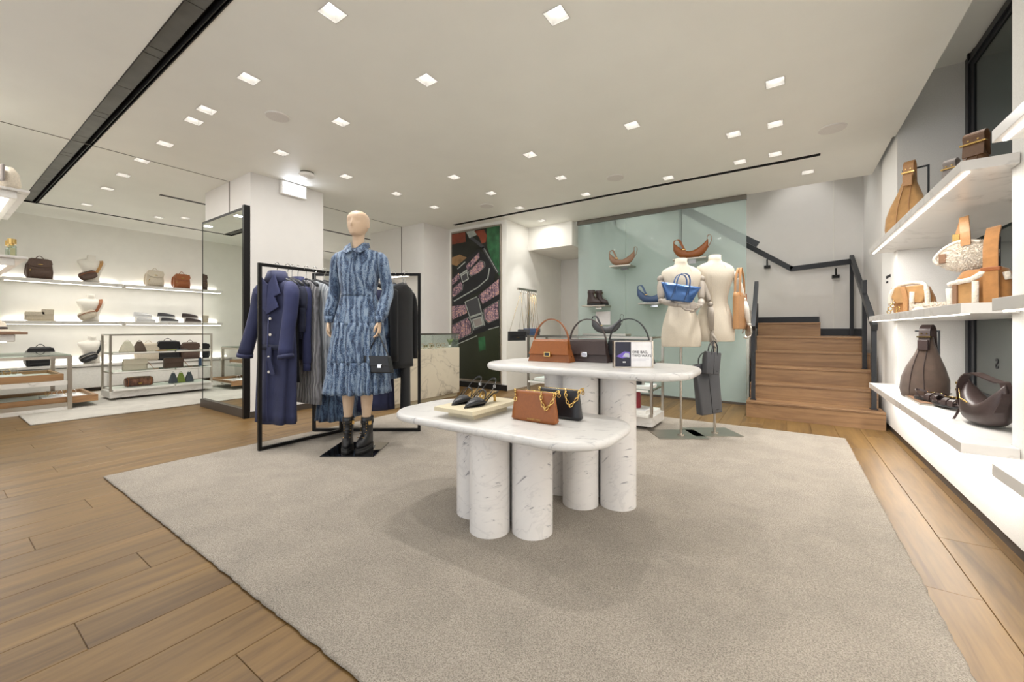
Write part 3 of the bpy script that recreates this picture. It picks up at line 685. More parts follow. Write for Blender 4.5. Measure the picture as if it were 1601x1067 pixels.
t = T('upper_handrail', 'black handrail of the upper flight, seen through the glass screen', 'handrail', (-.30, 6.36, 0))
mb = MB(); bar(mb, (-.02, 0, 2.13), (-2.4, 0, 3.78), .04, .075); mb.build('rail', 'anthracite', t)
for x in (-1.0, -2.0): MB().box(x-.02, x+.02, -.02, .02, 1.2-(x)*.73, 2.12-x*.69).build('post', 'anthracite', t)

# ------------------------------------------------------------------ marble tables
def rrect(hx, hy, r, k=10):
    out = []
    for cx, cy, a0 in ((hx-r, hy-r, 0), (-hx+r, hy-r, 90), (-hx+r, -hy+r, 180), (hx-r, -hy+r, 270)):
        for i in range(k+1):
            a = math.radians(a0+90*i/k); out.append((cx+r*math.cos(a), cy+r*math.sin(a)))
    return out
def marble_table(cx, cy, top, hx, hy, r, th, lcx, lcy, lab):
    t = T('marble_table', lab, 'table', (cx, cy, 0))
    rings = []
    for q in range(9):
        a = -PI/2+PI*q/8; ins = th/2*(1-math.cos(a)); rings.append([(x, y, top-th/2+th/2*math.sin(a)) for x, y in rrect(hx-ins, hy-ins, r-ins)])
    MB().loft(rings, True, True).build('tabletop', 'marble_table', t)
    for dx, dy in ((0,-.105),(.18,0),(-.18,.003),(0,.105)):
        MB().cyl((lcx-cx+dx, lcy-cy+dy), .1, .014, top-th+.002, 48).build('leg', 'marble_leg', t, bevel=.002)
    return t
LT, TT = .555, .79
marble_table(-1.20, 1.70, LT, .615, .30, .215, .040, -1.209, 1.69, 'low white marble table on clustered columns, with slingbacks and small bags')
marble_table(-.985, 2.235, TT, .61, .33, .24, .040, -.966, 2.215, 'tall white marble table on clustered columns, with top-handle bags and sign')

# ================================================================== builders for the goods
def PX(u, X):      # Y on a plane X=const met by sight column u
    a = (u-800.5)/632; return X*(ST*a+CT)/(CT*a-ST)
RL, RR = PI/2, -PI/2      # facing the shop from the left bay / from the right wall
def rr(w, d, z, n=4, cx=0, cy=0, k=28): return ring(w, d, z, n, cx, cy, k)
def handle_arc(mb, x0, x1, z, h, r, y=0, n=14, wide=0):
    pts = [(x0+(x1-x0)*i/(n-1), y, z+h*max(0,math.sin(PI*i/(n-1)))**.8) for i in range(n)]
    if wide: mb.strap(pts, wide, .004)
    else: mb.tube(pts, r, 8)
    return mb
def chain(pts, mat, parent, size=.012, wire=.0022):
    P = [Vector(p) for p in pts]; seg = [(P[i+1]-P[i]).length for i in range(len(P)-1)]; L = sum(seg); n = max(3, int(L/(size*1.35))); mb = MB()
    for k in range(n):
        s_ = L*(k+.5)/n; i = 0
        while i < len(seg)-1 and s_ > seg[i]: s_ -= seg[i]; i += 1
        d = (P[i+1]-P[i]).normalized(); c = P[i]+d*s_; a = d.orthogonal().normalized(); b_ = d.cross(a)
        if k % 2: a = b_
        mb.tube([tuple(c+d*size*.85*math.cos(q*PI/4)+a*size*.5*math.sin(q*PI/4)) for q in range(8)], wire, 5, closed=True)
    o = mb.build('chain', mat, parent); o['kind'] = 'stuff'; return o
def backpack(lab, loc, rz, mat, w=.28, d=.13, h=.27, plate=True, group=None, straps=True):
    t = T('backpack', lab, 'backpack', loc, rz, group)
    MB().loft([rr(w*.9,d*.9,0), rr(w,d,.012), rr(w*1.02,d,h*.35), rr(w*.95,d*.9,h*.72), rr(w*.8,d*.7,h*.93), rr(w*.66,d*.5,h)]).build('body', mat, t)
    MB().loft([rr(w*.72,.02,.02,3,0,-d/2), rr(w*.8,.05,.03,3,0,-d/2), rr(w*.8,.055,h*.40,3,0,-d/2), rr(w*.7,.03,h*.47,3,0,-d/2+.004)]).build('front_pocket', mat, t)
    MB().prism([(-w*.42,h*.95),(w*.42,h*.95),(w*.47,h*.74),(w*.36,h*.60),(0,h*.54),(-w*.36,h*.60),(-w*.47,h*.74)], -d*.50-.010, -d*.36).build('flap', mat, t, bevel=.006)
    mb = MB(); handle_arc(mb, -w*.16, w*.16, h*.97, .05, .005); mb.build('top_handle', mat, t)
    if straps:
        for sx in (-1, 1): MB().strap([(sx*w*.2, d*.35, h*.95), (sx*w*.42, d*.62, h*.75), (sx*w*.48, d*.6, h*.3), (sx*w*.46, d*.42, .03)], .03, .006, (1,0,0)).build('shoulder_strap', mat, t)
    if plate:
        MB().loft([ring(.052,.016,-.004,2), ring(.052,.016,.0,2)], M=Matrix.Translation((0,-d*.5-.012,h*.70)) @ Matrix.Rotation(PI/2,4,'X')).build('gold_plate', 'gold', t)
        MB().cyl((0,0), .005, 0, .022, 8, M=Matrix.Translation((-w*.38,-d*.5-.022,h*.36))).build('zip_pull', 'gold', t)
    return t
def torso(lab, loc, rz, mat='bust_white', s=1.0):
    t = T('torso_form', lab, 'mannequin', loc, rz, 'white half torso forms on the left shelves')
    R_ = [(0,.20,.13,0),(.05,.185,.12,0),(.10,.19,.125,0),(.18,.235,.15,-.01),(.25,.29,.165,-.015),(.31,.33,.14,-.005),(.345,.32,.11,.005),(.362,.22,.09,.01),(.372,.12,.085,.01),(.40,.10,.085,.005),(.44,.10,.085,0),(.445,.09,.075,0)]
    MB().loft([rr(a*s,b_*s,z*s,2.4,0,c*s) for z,a,b_,c in R_]).build('bust', mat, t)
    return t
def sling(lab, loc, rz, mat, trim, strapm, s=1.0):
    """crossbody pouch lying tilted across a torso form, with its strap over the shoulder"""
    t = T('sling_bag', lab, 'bag', loc, rz)
    M = Matrix.Translation((-.06*s,-.125*s,.105*s)) @ Matrix.Rotation(math.radians(-24),4,'Y')
    mb = MB(); mb.loft([rr(.13,.04,-.068,3), rr(.20,.07,-.05,3), rr(.225,.08,0,3), rr(.21,.07,.04,3), rr(.15,.04,.062,3)], M=M); mb.build('pouch', mat, t)
    MB().loft([rr(.12,.02,-.055,3,0,-.045), rr(.165,.03,-.045,3,0,-.045), rr(.16,.03,-.005,3,0,-.045), rr(.12,.015,.004,3,0,-.04)], M=M).build('front_pocket', mat, t)
    mb = MB(); mb.tube([(-.105,-.035,.02),(-.04,-.048,.034),(.04,-.048,.034),(.10,-.035,.02)], .005, 6, M=M); mb.build('zip_trim', trim, t)
    mb = MB(); mb.strap([(.035*s,-.13*s,.15*s),(.075*s,-.12*s,.24*s),(.10*s,-.095*s,.31*s),(.112*s,-.03*s,.365*s),(.112*s,.03*s,.36*s),(.10*s,.075*s,.30*s)], .045, .005, (1,0,.25)); mb.build('strap', strapm, t)
    return t
def boxy_bag(lab, loc, rz, mat, w, d, h, trim='leather_tan_light', name='camera_bag', strap=None):
    t = T(name, lab, 'bag', loc, rz)
    MB().loft([rr(w*.94,d*.9,0,5), rr(w,d,.008,5), rr(w*.98,d*.95,h*.8,5), rr(w*.93,d*.8,h*.97,5), rr(w*.88,d*.7,h,5)]).build('body', mat, t)
    MB().prism([(-w*.49,h*.98),(w*.49,h*.98),(w*.47,h*.52),(-w*.47,h*.52)], -d/2-.008, -d/2+.002).build('flap', mat, t, bevel=.003)
    mb = MB(); mb.tube([(-w*.49,-d*.48,h*.96),(-w*.2,-d*.53,h*.90),(w*.2,-d*.53,h*.90),(w*.49,-d*.48,h*.96)], .004, 6); mb.build('piping', trim, t)
    if strap: MB().strap([(w*.47,0,h*.8),(w*.6,-.03,h*.45),(w*.75,-.05,.006),(w*.95,-.04,.006)], .018, .004).build('strap', strap, t)
    return t
def pouch_tri(lab, loc, rz, mat, w=.12, d=.06, h=.13):
    t = T('pyramid_purse', lab, 'purse', loc, rz)
    MB().loft([rr(w,d,0,4), rr(w*1.02,d,.012,4), rr(w*.8,d*.6,h*.5,4), rr(w*.42,d*.2,h*.94,4), rr(w*.36,d*.12,h,4)]).build('body', mat, t)
    mb = MB(); handle_arc(mb, -w*.16, w*.16, h*.96, .025, .0025); mb.build('wrist_loop', mat, t); return t
def sneaker(lab, loc, rz, mat, group):
    t = T('sneaker', lab, 'shoe', loc, rz, group)
    def prof(z, g): return [(x*g, y, z) for x, y in SOLE]
    MB().loft([[(x,y,z) for x,y in SOLE] for z in (0,.022)]).build('sole', 'fabric_white' if 'brown' not in lab else 'leather_grey', t, bevel=.002)
    r = []
    for z, f0, f1, g in ((.022,-.135,.125,1.0),(.04,-.13,.125,.95),(.052,-.10,.122,.85),(.066,-.05,.12,.7),(.078,.0,.118,.62),(.085,.05,.116,.6)):
        r.append([(x*g, f0+(y+.135)/.26*(f1-f0), z) for x,y in SOLE])
    MB().loft(r).build('upper', mat, t)
    mb = MB()
    for k in range(4): mb.tube([(-.018,-.062+k*.02,.059+k*.006),(0,-.064+k*.02,.066+k*.006),(.018,-.062+k*.02,.059+k*.006)], .002, 5)
    o = mb.build('laces', 'fabric_white', t); o['kind'] = 'stuff'; return t
SOLE = []
for i in range(28):
    a = 2*PI*i/28; c, s_ = math.cos(a), math.sin(a); SOLE.append((.042*c*(1-.18*(s_ > 0)*s_)*(1 if abs(s_) < .8 else .95), -.005+.13*s_))
def crescent(lab, loc, rz, mat, strapm=None, s=1.0):
    t = T('crescent_bag', lab, 'bag', loc, rz, 'crescent shoulder bags on the glass screen'); strapm = strapm or mat
    n = 16; rings = []
    for i in range(n+1):
        q = i/n*2-1; x = .155*q*s; low = .004*s+.085*s*abs(q)**3.6; top = (.072+.10*abs(q)**1.7)*s
        zc, hh = (low+top)/2, (top-low)/2; th = .045*s*(1-abs(q)**3)*1+.008
        rings.append([(x, th*math.cos(2*PI*j/14)*.6, zc+hh*math.sin(2*PI*j/14)) for j in range(14)])
    MB().loft(rings).build('body', mat, t)
    MB().strap([(-.15*s,-.004,.165*s),(-.135*s,-.01,.19*s),(-.10*s,-.02,.185*s),(-.075*s,-.03,.14*s),(-.045*s,-.034,.075*s),(-.03*s,-.03,.035*s)], .02*s, .005, (1,0,.4)).build('strap', strapm, t)
    MB().strap([(.145*s,0,.15*s),(.15*s,0,.20*s),(.175*s,0,.205*s),(.185*s,0,.17*s),(.165*s,0,.11*s),(.14*s,0,.075*s)], .014*s, .004, (0,1,0)).build('strap', strapm, t)
    MB().box(-.066*s,-.036*s,-.042,-.036,.085*s,.092*s).build('buckle', 'gold', t); return t
def lace_boot(lab, loc, rz, mat, s=1.0, group=None, chunky=True, parent=None):
    """ankle boot, toe towards -y"""
    t = T('ankle_boot', lab, 'boot', loc, rz, group)
    def foot(g, y0, y1, z): return [(x*g, y0+(y+.135)/.26*(y1-y0), z) for x, y in SOLE]
    th = .042 if chunky else .03
    MB().loft([foot(1.12*s,-.175*s,.085*s,0), foot(1.14*s,-.178*s,.088*s,th*s*.45), foot(1.08*s,-.17*s,.082*s,th*s*.5), foot(1.10*s,-.172*s,.084*s,th*s)]).build('sole', 'rubber_black', t, bevel=.002)
    MB().loft([foot(1.0*s,-.165*s,.078*s,th*s), foot(1.04*s,-.166*s,.08*s,(th+.022)*s), foot(.98*s,-.155*s,.08*s,(th+.045)*s), foot(.86*s,-.11*s,.078*s,(th+.068)*s), foot(.9*s,-.065*s,.072*s,(th+.09)*s), foot(.94*s,-.052*s,.066*s,(th+.13)*s), foot(1.02*s,-.055*s,.066*s,(th+.18)*s), foot(1.08*s,-.06*s,.07*s,(th+.215)*s), foot(1.0*s,-.055*s,.064*s,(th+.218)*s)]).build('upper', mat, t)
    mb = MB(); me_ = MB()
    for k in range(6):
        z = (th+.075+k*.022)*s; y = (-.118 if k == 0 else -.083 if k == 1 else -.068)*s-.004
        mb.tube([(-.02*s,y+.006,z),(0,y,z+.004),(.02*s,y+.006,z)], .0025*s, 5)
        for sx in (-1,1): me_.ball((sx*.024*s,y+.008,z), .004*s, nu=6, nv=4)
    o = mb.build('laces', 'rubber_black', t); o['kind'] = 'stuff'; o = me_.build('eyelets', 'gold', t); o['kind'] = 'stuff'
    MB().loft([foot(1.12*s,-.064*s,.074*s,(th+.165)*s), foot(1.13*s,-.065*s,.075*s,(th+.19)*s)]).build('ankle_strap', mat, t, bevel=.003)
    MB().box(.034*s,.05*s,-.05*s,-.03*s,(th+.163)*s,(th+.192)*s).build('buckle', 'gold', t)
    return t
def handle_bag(lab, loc, rz, mat, w=.30, d=.095, h=.14, clasp='gold', hh=.13, group='arch-handle flap bags on the tall marble table'):
    t = T('top_handle_bag', lab, 'handbag', loc, rz, group)
    MB().prism([(-w/2,0),(w/2,0),(w*.38,h),(-w*.38,h)], -.001, .001).v
    prof = [(-d/2,0),(d/2,0),(d*.48,.012),(d*.16,h*.95),(d*.08,h),(-d*.08,h),(-d*.16,h*.95),(-d*.48,.012)]
    n = 13; rings = []
    for i in range(n):
        q = i/(n-1)*2-1; rings.append([(q*(w/2*(1-.24*z/h)), y*(1-.12*abs(q)**4), z) for y, z in prof])
    MB().loft(rings, True, False).build('body', mat, t, bevel=.003)
    fl = [(-d*.18-.006,h*.93),(-d*.50-.009,h*.30)]
    MB().loft([[(-w*.40,-d*.10,h+.003),(w*.40,-d*.10,h+.003),(w*.40,d*.10,h+.003),(-w*.40,d*.10,h+.003)],[(-w*.41,-d*.19-.006,h*.93),(w*.41,-d*.19-.006,h*.93),(w*.41,-d*.12,h*.93),(-w*.41,-d*.12,h*.93)],
               [(-w*.468,-d*.41-.010,h*.34),(w*.468,-d*.41-.010,h*.34),(w*.468,-d*.37,h*.34),(-w*.468,-d*.37,h*.34)]], True, False).build('flap', mat, t, bevel=.002)
    MB().box(-.022,.022,-d*.41-.020,-d*.41-.004,h*.24,h*.46).build('clasp', clasp, t, bevel=.002)
    MB().box(-.015,.015,-d*.41-.0225,-d*.41-.019,h*.28,h*.42).build('clasp_inlay', 'leather_black' if clasp == 'gold' else 'print_grey', t)
    pts = [(math.cos(math.radians(a))*w*.42, 0, h*.72+(h*.28+hh)*math.sin(math.radians(a))) for a in range(0, 181, 9)]
    MB().strap(pts, .016, .006, (0,1,0)).build('handle', mat, t)
    for sx in (-1,1): MB().cyl((0,0), .008, -.005, .005, 12, M=Matrix.Translation((sx*w*.455,-.0,h*.22)) @ Matrix.Rotation(PI/2,4,'Y')).build('side_stud', 'gold', t)
    for sx in (-1,1): MB().box(sx*w*.43-.003, sx*w*.43+.003, -.012, .012, h*.30, h*.78).build('handle_tab', mat, t)
    return t
def chain_bag(lab, loc, rz, mat, w=.25, d=.055, h=.145):
    t = T('shoulder_bag', lab, 'handbag', loc, rz, 'small chain-strap shoulder bags on the low marble table')
    rings = []
    for i in range(9):
        q = i/8; z = h*q; ww = w*(1-.13*q)*(.93 if i == 0 else 1); dd = d*(1-.75*q**1.6)*(.8 if i == 0 else 1); rings.append(rr(ww, dd, z if i else 0, 5, k=40))
        if i == 0: rings.append(rr(w, d, .010, 5, k=40))
    MB().loft(rings).build('body', mat, t)
    mb = MB(); mb.tube([(-w*.42,0,h),(w*.42,0,h)], .0035, 6); mb.build('zip', 'gold', t)
    for sx in (-1,1): mb = MB(); mb.tube([(sx*w*.44,-.012,.012),(sx*w*.405,-.006,h*.98)], .002, 5); mb.build('piping', mat, t)
    for sx in (-1, 1):
        MB().ball((sx*w*.45,0,h*.98), .007).build('ring_stud', 'gold', t)
    a, b_ = w*.45, w*.16
    chain([(a,0,h), (a-.004,-.02,h*.75), ((a+b_)/2,-.035,h*.46), (b_+.012,-.028,h*.72), (b_,-.008,h*1.0)], 'gold', t, .013, .0028)
    chain([(-a,0,h), (-w*.41,-.015,h*.9), (-w*.39,-.02,h*.62)], 'gold', t, .013, .0028)
    chain([(a,.004,h), (a+.012,.01,h*1.05), (a+.004,.03,h*.85)], 'gold', t, .013, .0028)
    return t
def slingback(lab, loc, rz):
    """pointed kitten-heel slingback, toe towards -y"""
    t = T('slingback_shoe', lab, 'shoe', loc, rz)
    def sec(y, w, z0, z1, k=12): return [(w/2*math.cos(2*PI*j/k), y, (z0+z1)/2+(z1-z0)/2*math.sin(2*PI*j/k)) for j in range(k)]
    MB().loft([sec(-.135,.004,.001,.006), sec(-.11,.028,.001,.024), sec(-.08,.052,.001,.036), sec(-.05,.07,.001,.043), sec(-.03,.074,.001,.043), sec(-.005,.07,.004,.030), sec(.01,.064,.01,.022)]).build('vamp', 'leather_black', t)
    MB().loft([[(-w/2,y,z),(w/2,y,z),(w/2,y,z-.004),(-w/2,y,z-.004)] for y, w, z in ((-.12,.02,.004),(-.06,.066,.004),(-.02,.068,.006),(.03,.05,.03),(.07,.046,.048),(.115,.05,.055),(.135,.02,.056))], True, False).build('insole', 'leather_black', t)
    MB().loft([[(-w/2,y,z),(w/2,y,z),(w/2,y,z-.002),(-w/2,y,z-.002)] for y, w, z in ((-.01,.056,.012),(.03,.044,.034),(.07,.04,.052),(.11,.04,.058))], True, False).build('gold_lining', 'gold', t)
    MB().loft([ring(.036,.03,.052,2,0,.108,12), ring(.018,.018,.03,2,0,.112,12), ring(.012,.012,.012,2,0,.114,12), ring(.016,.016,.0,2,0,.114,12)]).build('heel', 'gold', t)
    for sx in (-1,1): MB().strap([(sx*.032,-.01,.03),(sx*.034,.03,.055),(sx*.03,.07,.09),(sx*.018,.10,.118),(0,.108,.125)], .01, .003, (0,.5,1)).build('strap', 'leather_black', t)
    MB().strap([(-.035,-.02,.03),(-.028,.0,.062),(0,.012,.075),(.028,.0,.062),(.035,-.02,.03)], .009, .003, (0,1,.3)).build('strap', 'leather_black', t)
    MB().box(.03,.037,.06,.075,.08,.095).build('buckle', 'chrome', t)
    return t
def stand(lab, loc, rz, h, arm, name='bag_stand'):
    t = T(name, lab, 'stand', loc, rz); MB().box(-.06,.06,-.05,.05,0,.006).build('base', 'steel_dark', t)
    mb = MB(); mb.box(-.006,.006,-.006,.006,.006,h); mb.box(-arm,.006,-.006,.006,h-.012,h); mb.build('arm', 'anthracite', t); return t
def hobo(lab, loc, rz, mat, h=.46, w=.30, d=.14, strapm=None, sw=.045, slouch=0, tie=True):
    t = T('hobo_bag', lab, 'handbag', loc, rz); strapm = strapm or mat; b_h = h*.84
    n = 30; R_ = []
    for z, a, b_, c in ((0,.78,.8,0),(.02,.93,.95,0),(.14,1.0,1.0,.0),(.32,.98,.9,.01),(.5,.80,.75,.02),(.7,.52,.55,.035),(.88,.30,.42,.04),(1,.22,.34,.045)):
        R_.append(ring(w*a, d*b_, z*b_h, 2.6, c*w*2, 0, n, .035 if 0 < z < 1 else 0, 7, z*3))
    MB().loft(R_).build('body', mat, t)
    cx = .09*w
    fy = d*.20
    MB().strap([(cx,-fy-.012,b_h*.80),(cx,-fy-.004,h*.86),(cx,-.030,h*.95),(cx,0,h),(cx,.030,h*.95),(cx,fy+.004,h*.86),(cx,fy+.012,b_h*.80)], sw*1.3, .008, (1,0,0)).build('strap', strapm, t)
    MB().box(cx-sw*.8,cx+sw*.8,-fy-.020,-fy+.002,h*.83,h*.85).build('buckle', 'gold', t)
    for k in (-1,1): MB().cyl((0,0), .005, 0, .004, 10, M=Matrix.Translation((cx+k*sw*.3,-fy-.008,h*.885)) @ Matrix.Rotation(PI/2,4,'X')).build('rivet', 'gold', t)
    if tie: MB().box(cx-sw*.6,cx+sw*.6,-fy-.030,-fy-.020,h*.66,h*.80).build('leather_tab', strapm, t, bevel=.003)
    for k in (-1, 1): mb = MB(); mb.tube([(cx+.02*k,-d*.18,b_h*.9),(k*w*.12,-d*.40,b_h*.5),(k*w*.16,-d*.49,b_h*.2),(k*w*.17,-d*.46,.02)], .003, 5); mb.build('seam', strapm, t)
    return t
def tufts(parent, centre, radii, n, mat='shearling', L=.014, box=None):
    mb = MB(); c = Vector(centre)
    for _ in range(n):
        if box:
            p = Vector((random.uniform(-box[0], box[0]), random.uniform(-box[1], box[1]), 0))+c; d = Vector((random.gauss(0,.5), random.gauss(0,.5), 1)).normalized()
        else:
            d = Vector((random.gauss(0,1), random.gauss(0,1), random.gauss(0,1))).normalized(); p = c+Vector((d.x*radii[0], d.y*radii[1], d.z*radii[2])); d = (d+Vector((random.gauss(0,.4), random.gauss(0,.4), random.gauss(0,.4)))).normalized()
        a = d.orthogonal().normalized()*.004; b_ = d.cross(a); q = L*random.uniform(.5, 1.2)
        mb.add([tuple(p+a), tuple(p-a*.5+b_*.9), tuple(p-a*.5-b_*.9), tuple(p+d*q)], [(0,1,3),(1,2,3),(2,0,3)])
    o = mb.build('fleece', mat, parent); o['kind'] = 'stuff'; return o

# ------------------------------------------------------------------ goods in the left bay
def yl(u, X=-9.46): return PX(u, X)
Z1, Z2, Z0 = 1.758, 1.116, .431
backpack('dark brown backpack with gold plate on the upper left-bay shelf', (-9.46, yl(62), Z1), RL, 'canvas_brown', .27,.13,.31)
backpack('cream backpack on the upper left-bay shelf', (-9.46, yl(242), Z1), RL, 'canvas_cream', .25,.13,.29)
backpack('cognac leather backpack on the upper left-bay shelf', (-9.46, yl(284), Z1), RL, 'leather_cognac', .25,.13,.27)
for u, Z, m1, m2, m3, nm in ((139,Z1,'canvas_brown','leather_cognac','suede_camel','brown sling bag worn by the topmost torso form'), (138,Z2,'canvas_cream','leather_cognac','leather_cognac','cream sling bag with cognac trim worn by the middle torso form'), (140,Z0,'leather_black','steel','leather_black','black sling bag worn by the lowest torso form')):
    w_ = {Z1:'on the upper shelf', Z2:'on the middle shelf', Z0:'on the cabinet top'}[Z]
    torso(f'white headless torso form {w_} of the left bay', (-9.47, yl(u+4), Z), RL)
    sling(nm, (-9.47, yl(u+4), Z), RL, m1, m2, m3)
MB_ = boxy_bag('cream monogram camera bag on a small riser, left-bay middle shelf', (-9.46, yl(54), Z2+.012), RL, 'canvas_cream', .20,.09,.13)
boxy_bag('upright cream phone pouch beside the camera bag, left-bay middle shelf', (-9.44, yl(74), Z2+.012), RL, 'canvas_cream', .13,.05,.17, name='phone_pouch')
tag(bx('riser', -9.55, -9.37, yl(42), yl(86), Z2, Z2+.011, 'riser_board'), 'thin riser under the cream camera bag', 'riser')
g = 'low sneakers on the left-bay middle shelf'
for k, (u, m, nm) in enumerate(((227,'leather_grey','white'),(264,'leather_charcoal','charcoal'),(301,'leather_brown','dark brown'))):
    mm = 'fabric_white' if k == 0 else m
    y = yl(u); X = -9.42
    sneaker(f'front low {nm} sneaker of the pair on the left-bay middle shelf', (X, y, Z2), PI*.0-PI, mm, g)
    sneaker(f'rear {nm} sneaker of the pair, raised on a block on the left-bay shelf', (X-.12, y-.02, Z2+.09), PI*.0-PI, mm, g)
    tag(bx('display_block', X-.17, X-.07, y-.13, y+.10, Z2, Z2+.089, 'white_lacquer'), f'white block that lifts the rear {nm} sneaker', 'block')
backpack('black structured backpack on the base cabinet, behind the glass table', (-9.4, PX(63,-9.4), Z0), RL, 'leather_black', .30,.14,.29, False)
backpack('rounded cream backpack on the base cabinet behind the steel rack', (-9.36, PX(232,-9.36), Z0), RL, 'canvas_cream', .33,.14,.31, False)
backpack('large rounded black backpack on the base cabinet behind the steel rack', (-9.36, PX(262,-9.36), Z0), RL, 'leather_black', .36,.16,.35, False)
backpack('dark brown backpack with tan handle on the base cabinet behind the steel rack', (-9.36, PX(297,-9.36), Z0), RL, 'canvas_brown', .30,.14,.31, False)

def steel_rack(lab, loc, rz, L=1.42, D=.45, Ht=.92, mark=''):
    t = T('display_rack', lab, 'rack', loc, rz, 'low steel and glass display racks')      # local x along length, front at y=0
    MB().box(.08, L-.08, .06, D-.06, 0, .045).build('plinth', 'bronze_skirting', t)
    MB().box(0, L, 0, D, .045, .137).build('marble_base', 'marble_shelf', t, bevel=.002)
    for x in (.012, L-.012):
        for y in (.012, D-.012): MB().box(x-.012, x+.012, y-.012, y+.012, .137, Ht).build('post', 'steel', t)
    mb = MB()
    for y in (.012, D-.012): mb.box(.002, L-.002, y-.011, y+.011, Ht-.02, Ht-.001)
    for x in (.012, L-.012): mb.box(x-.011, x+.011, .002, D-.002, Ht-.02, Ht-.001)
    o = mb.build('top_frame', 'steel', t)
    MB().box(.02, L-.02, .02, D-.02, Ht-.003, Ht+.001).build('glass_top', 'pane_shelf', t)
    for z in (.40, .665):
        mb = MB()
        for y in (.014, D-.014): mb.box(.024, L-.024, y-.008, y+.008, z-.024, z-.010)
        for x in (.03, L-.03): mb.box(x-.006, x+.006, .02, D-.02, z-.024, z-.010)
        mb.build('shelf_rail', 'steel', t)
        for x0, x1 in ((.03, L/2-.01), (L/2+.01, L-.03)): MB().box(x0, x1, -.03, D-.03, z-.009, z).build('glass_shelf', 'pane_shelf', t)
        for x0, x1 in ((.03, L/2-.01), (L/2+.01, L-.03)): MB().box(x0, x1, -.035, -.02, z-.016, z+.002).build('shelf_lip', 'white_lacquer', t)
    for x0, x1 in ((.03, L/2-.01), (L/2+.01, L-.03)): MB().box(x0, x1, -.04, D-.03, .139, .165).build('tray', 'white_lacquer', t, bevel=.002)
    return t
LR = (-7.62, 1.47, 0)
steel_rack('low steel rack with glass shelves of purses in the left bay', LR, RL)
def yr(u, X=-7.78): return PX(u, X)
XA = -7.80
pouch_tri('cream pyramid purse on the left rack top shelf', (XA, yr(199,XA), .666), RL, 'canvas_cream', .17,.10,.15)
pouch_tri('dark brown pyramid purse beside the cream one, left rack top shelf', (XA, yr(218,XA), .666), RL, 'canvas_brown', .15,.10,.145)
for k, (u, m, nm) in enumerate(((251,'suede_camel','tan'),(267,'leather_green','green'),(284,'leather_navy','navy'))):
    t = T('card_case', f'flat {nm} card case on the left rack top shelf', 'wallet', (XA+.02, yr(u,XA), .666), RL); MB().box(-.06,.06,-.05,.05,0,.014).build('body', m, t, bevel=.002); MB().box(-.055,.055,-.053,-.049,.004,.010).build('zip', 'gold', t)
boxy_bag('cream flap bag with tan strap on the left rack middle shelf', (XA, yr(211,XA), .401), RL, 'canvas_cream', .27,.10,.16, strap='leather_cognac')
boxy_bag('brown monogram flap bag with tan trim on the left rack middle shelf', (XA, yr(271,XA), .401), RL, 'canvas_brown', .24,.10,.15, strap='leather_cognac')
t = T('water_flask', 'slim dark flask at the end of the left rack middle shelf', 'flask', (XA, yr(313,XA), .401)); MB().cyl((0,0), .022, 0, .12, 20).build('body', 'leather_navy', t); MB().cyl((0,0), .016, .12, .14, 20).build('cap', 'black_paint', t)
t = T('barrel_bag', 'brown sequinned barrel bag on the left rack bottom tray', 'bag', (XA, yr(217,XA), .166), RL)
MB().loft([[(x, .065*g*math.cos(2*PI*j/20), .065+.065*g*math.sin(2*PI*j/20)) for j in range(20)] for x, g in ((-.155,.7),(-.15,.93),(-.12,1),(.12,1),(.15,.93),(.155,.7))]).build('body', 'sequin_brown', t)
for sx in (-1,1): MB().tube([(sx*.125, .067*math.cos(a), .066+.066*math.sin(a)) for a in [2*PI*j/20 for j in range(20)]], .005, 6, closed=True).build('end_band', 'leather_cognac', t)
MB().box(-.02,.02,-.072,-.062,.03,.055).build('tag', 'gold', t); mb = MB(); mb.tube([(-.12,0,.13),(0,0,.137),(.12,0,.13)], .004, 6); mb.build('zip', 'gold', t)
for k, (u, m, nm) in enumerate(((270,'leather_slate','grey, left of the three'),(282,'leather_green','olive green'),(295,'leather_slate','grey, right of the three'))):
    pouch_tri(f'small folded pyramid purse on the left rack bottom tray, {nm}', (XA+.02, yr(u,XA), .166), RL, m, .11,.07,.15)

# glass jewellery table at far left
t = T('jewellery_table', 'steel-framed glass jewellery table at the far left', 'table', (-7.25, 1.07, 0))
Lx, Ly, hz = -1.15, -2.0, .67
mb = MB()
for x in (-.02, Lx+.02):
    for y in (-.02, Ly+.02): MB().box(x-.02, x+.02, y-.02, y+.02, 0, hz).build('post', 'steel', t)
for y in (-.02, Ly+.02): mb.box(Lx+.003, -.003, y-.018, y+.018, hz-.035, hz-.002)
for x in (-.02, Lx+.02): mb.box(x-.018, x+.018, Ly+.003, -.003, hz-.035, hz-.002)
for x in (-.02, Lx+.02): mb.box(x-.012, x+.012, Ly+.03, -.03, .02, .10)
mb.build('frame', 'steel', t)
MB().box(Lx+.01, -.01, Ly+.01, -.01, hz, hz+.012).build('glass_top', 'pane_shelf', t)
for z, ex, nm in ((.395, -.06, 'upper'), (.105, .24, 'lower')):
    MB().box(Lx+.05, -.05, Ly+.05, -.05, z-.06, z-.05).build('glass_shelf', 'pane_shelf', t)
    mb = MB(); y1 = ex; y0 = ex-1.25 if nm == 'lower' else ex-1.5
    mb.box(-.93, -.10, y0, y1, z, z+.012); mb.build('drawer_lining', 'white_lacquer', t)
    mb = MB(); mb.box(-.95,-.90,y0,y1,z+.0,z+.05); mb.box(-.12,-.08,y0,y1,z-.03,z+.05); mb.box(-.95,-.08,y1-.035,y1,z+.0,z+.05); mb.box(-.95,-.08,y0,y0+.03,z+.0,z+.05)
    d_ = mb.build('drawer', 'oak_drawer', t)
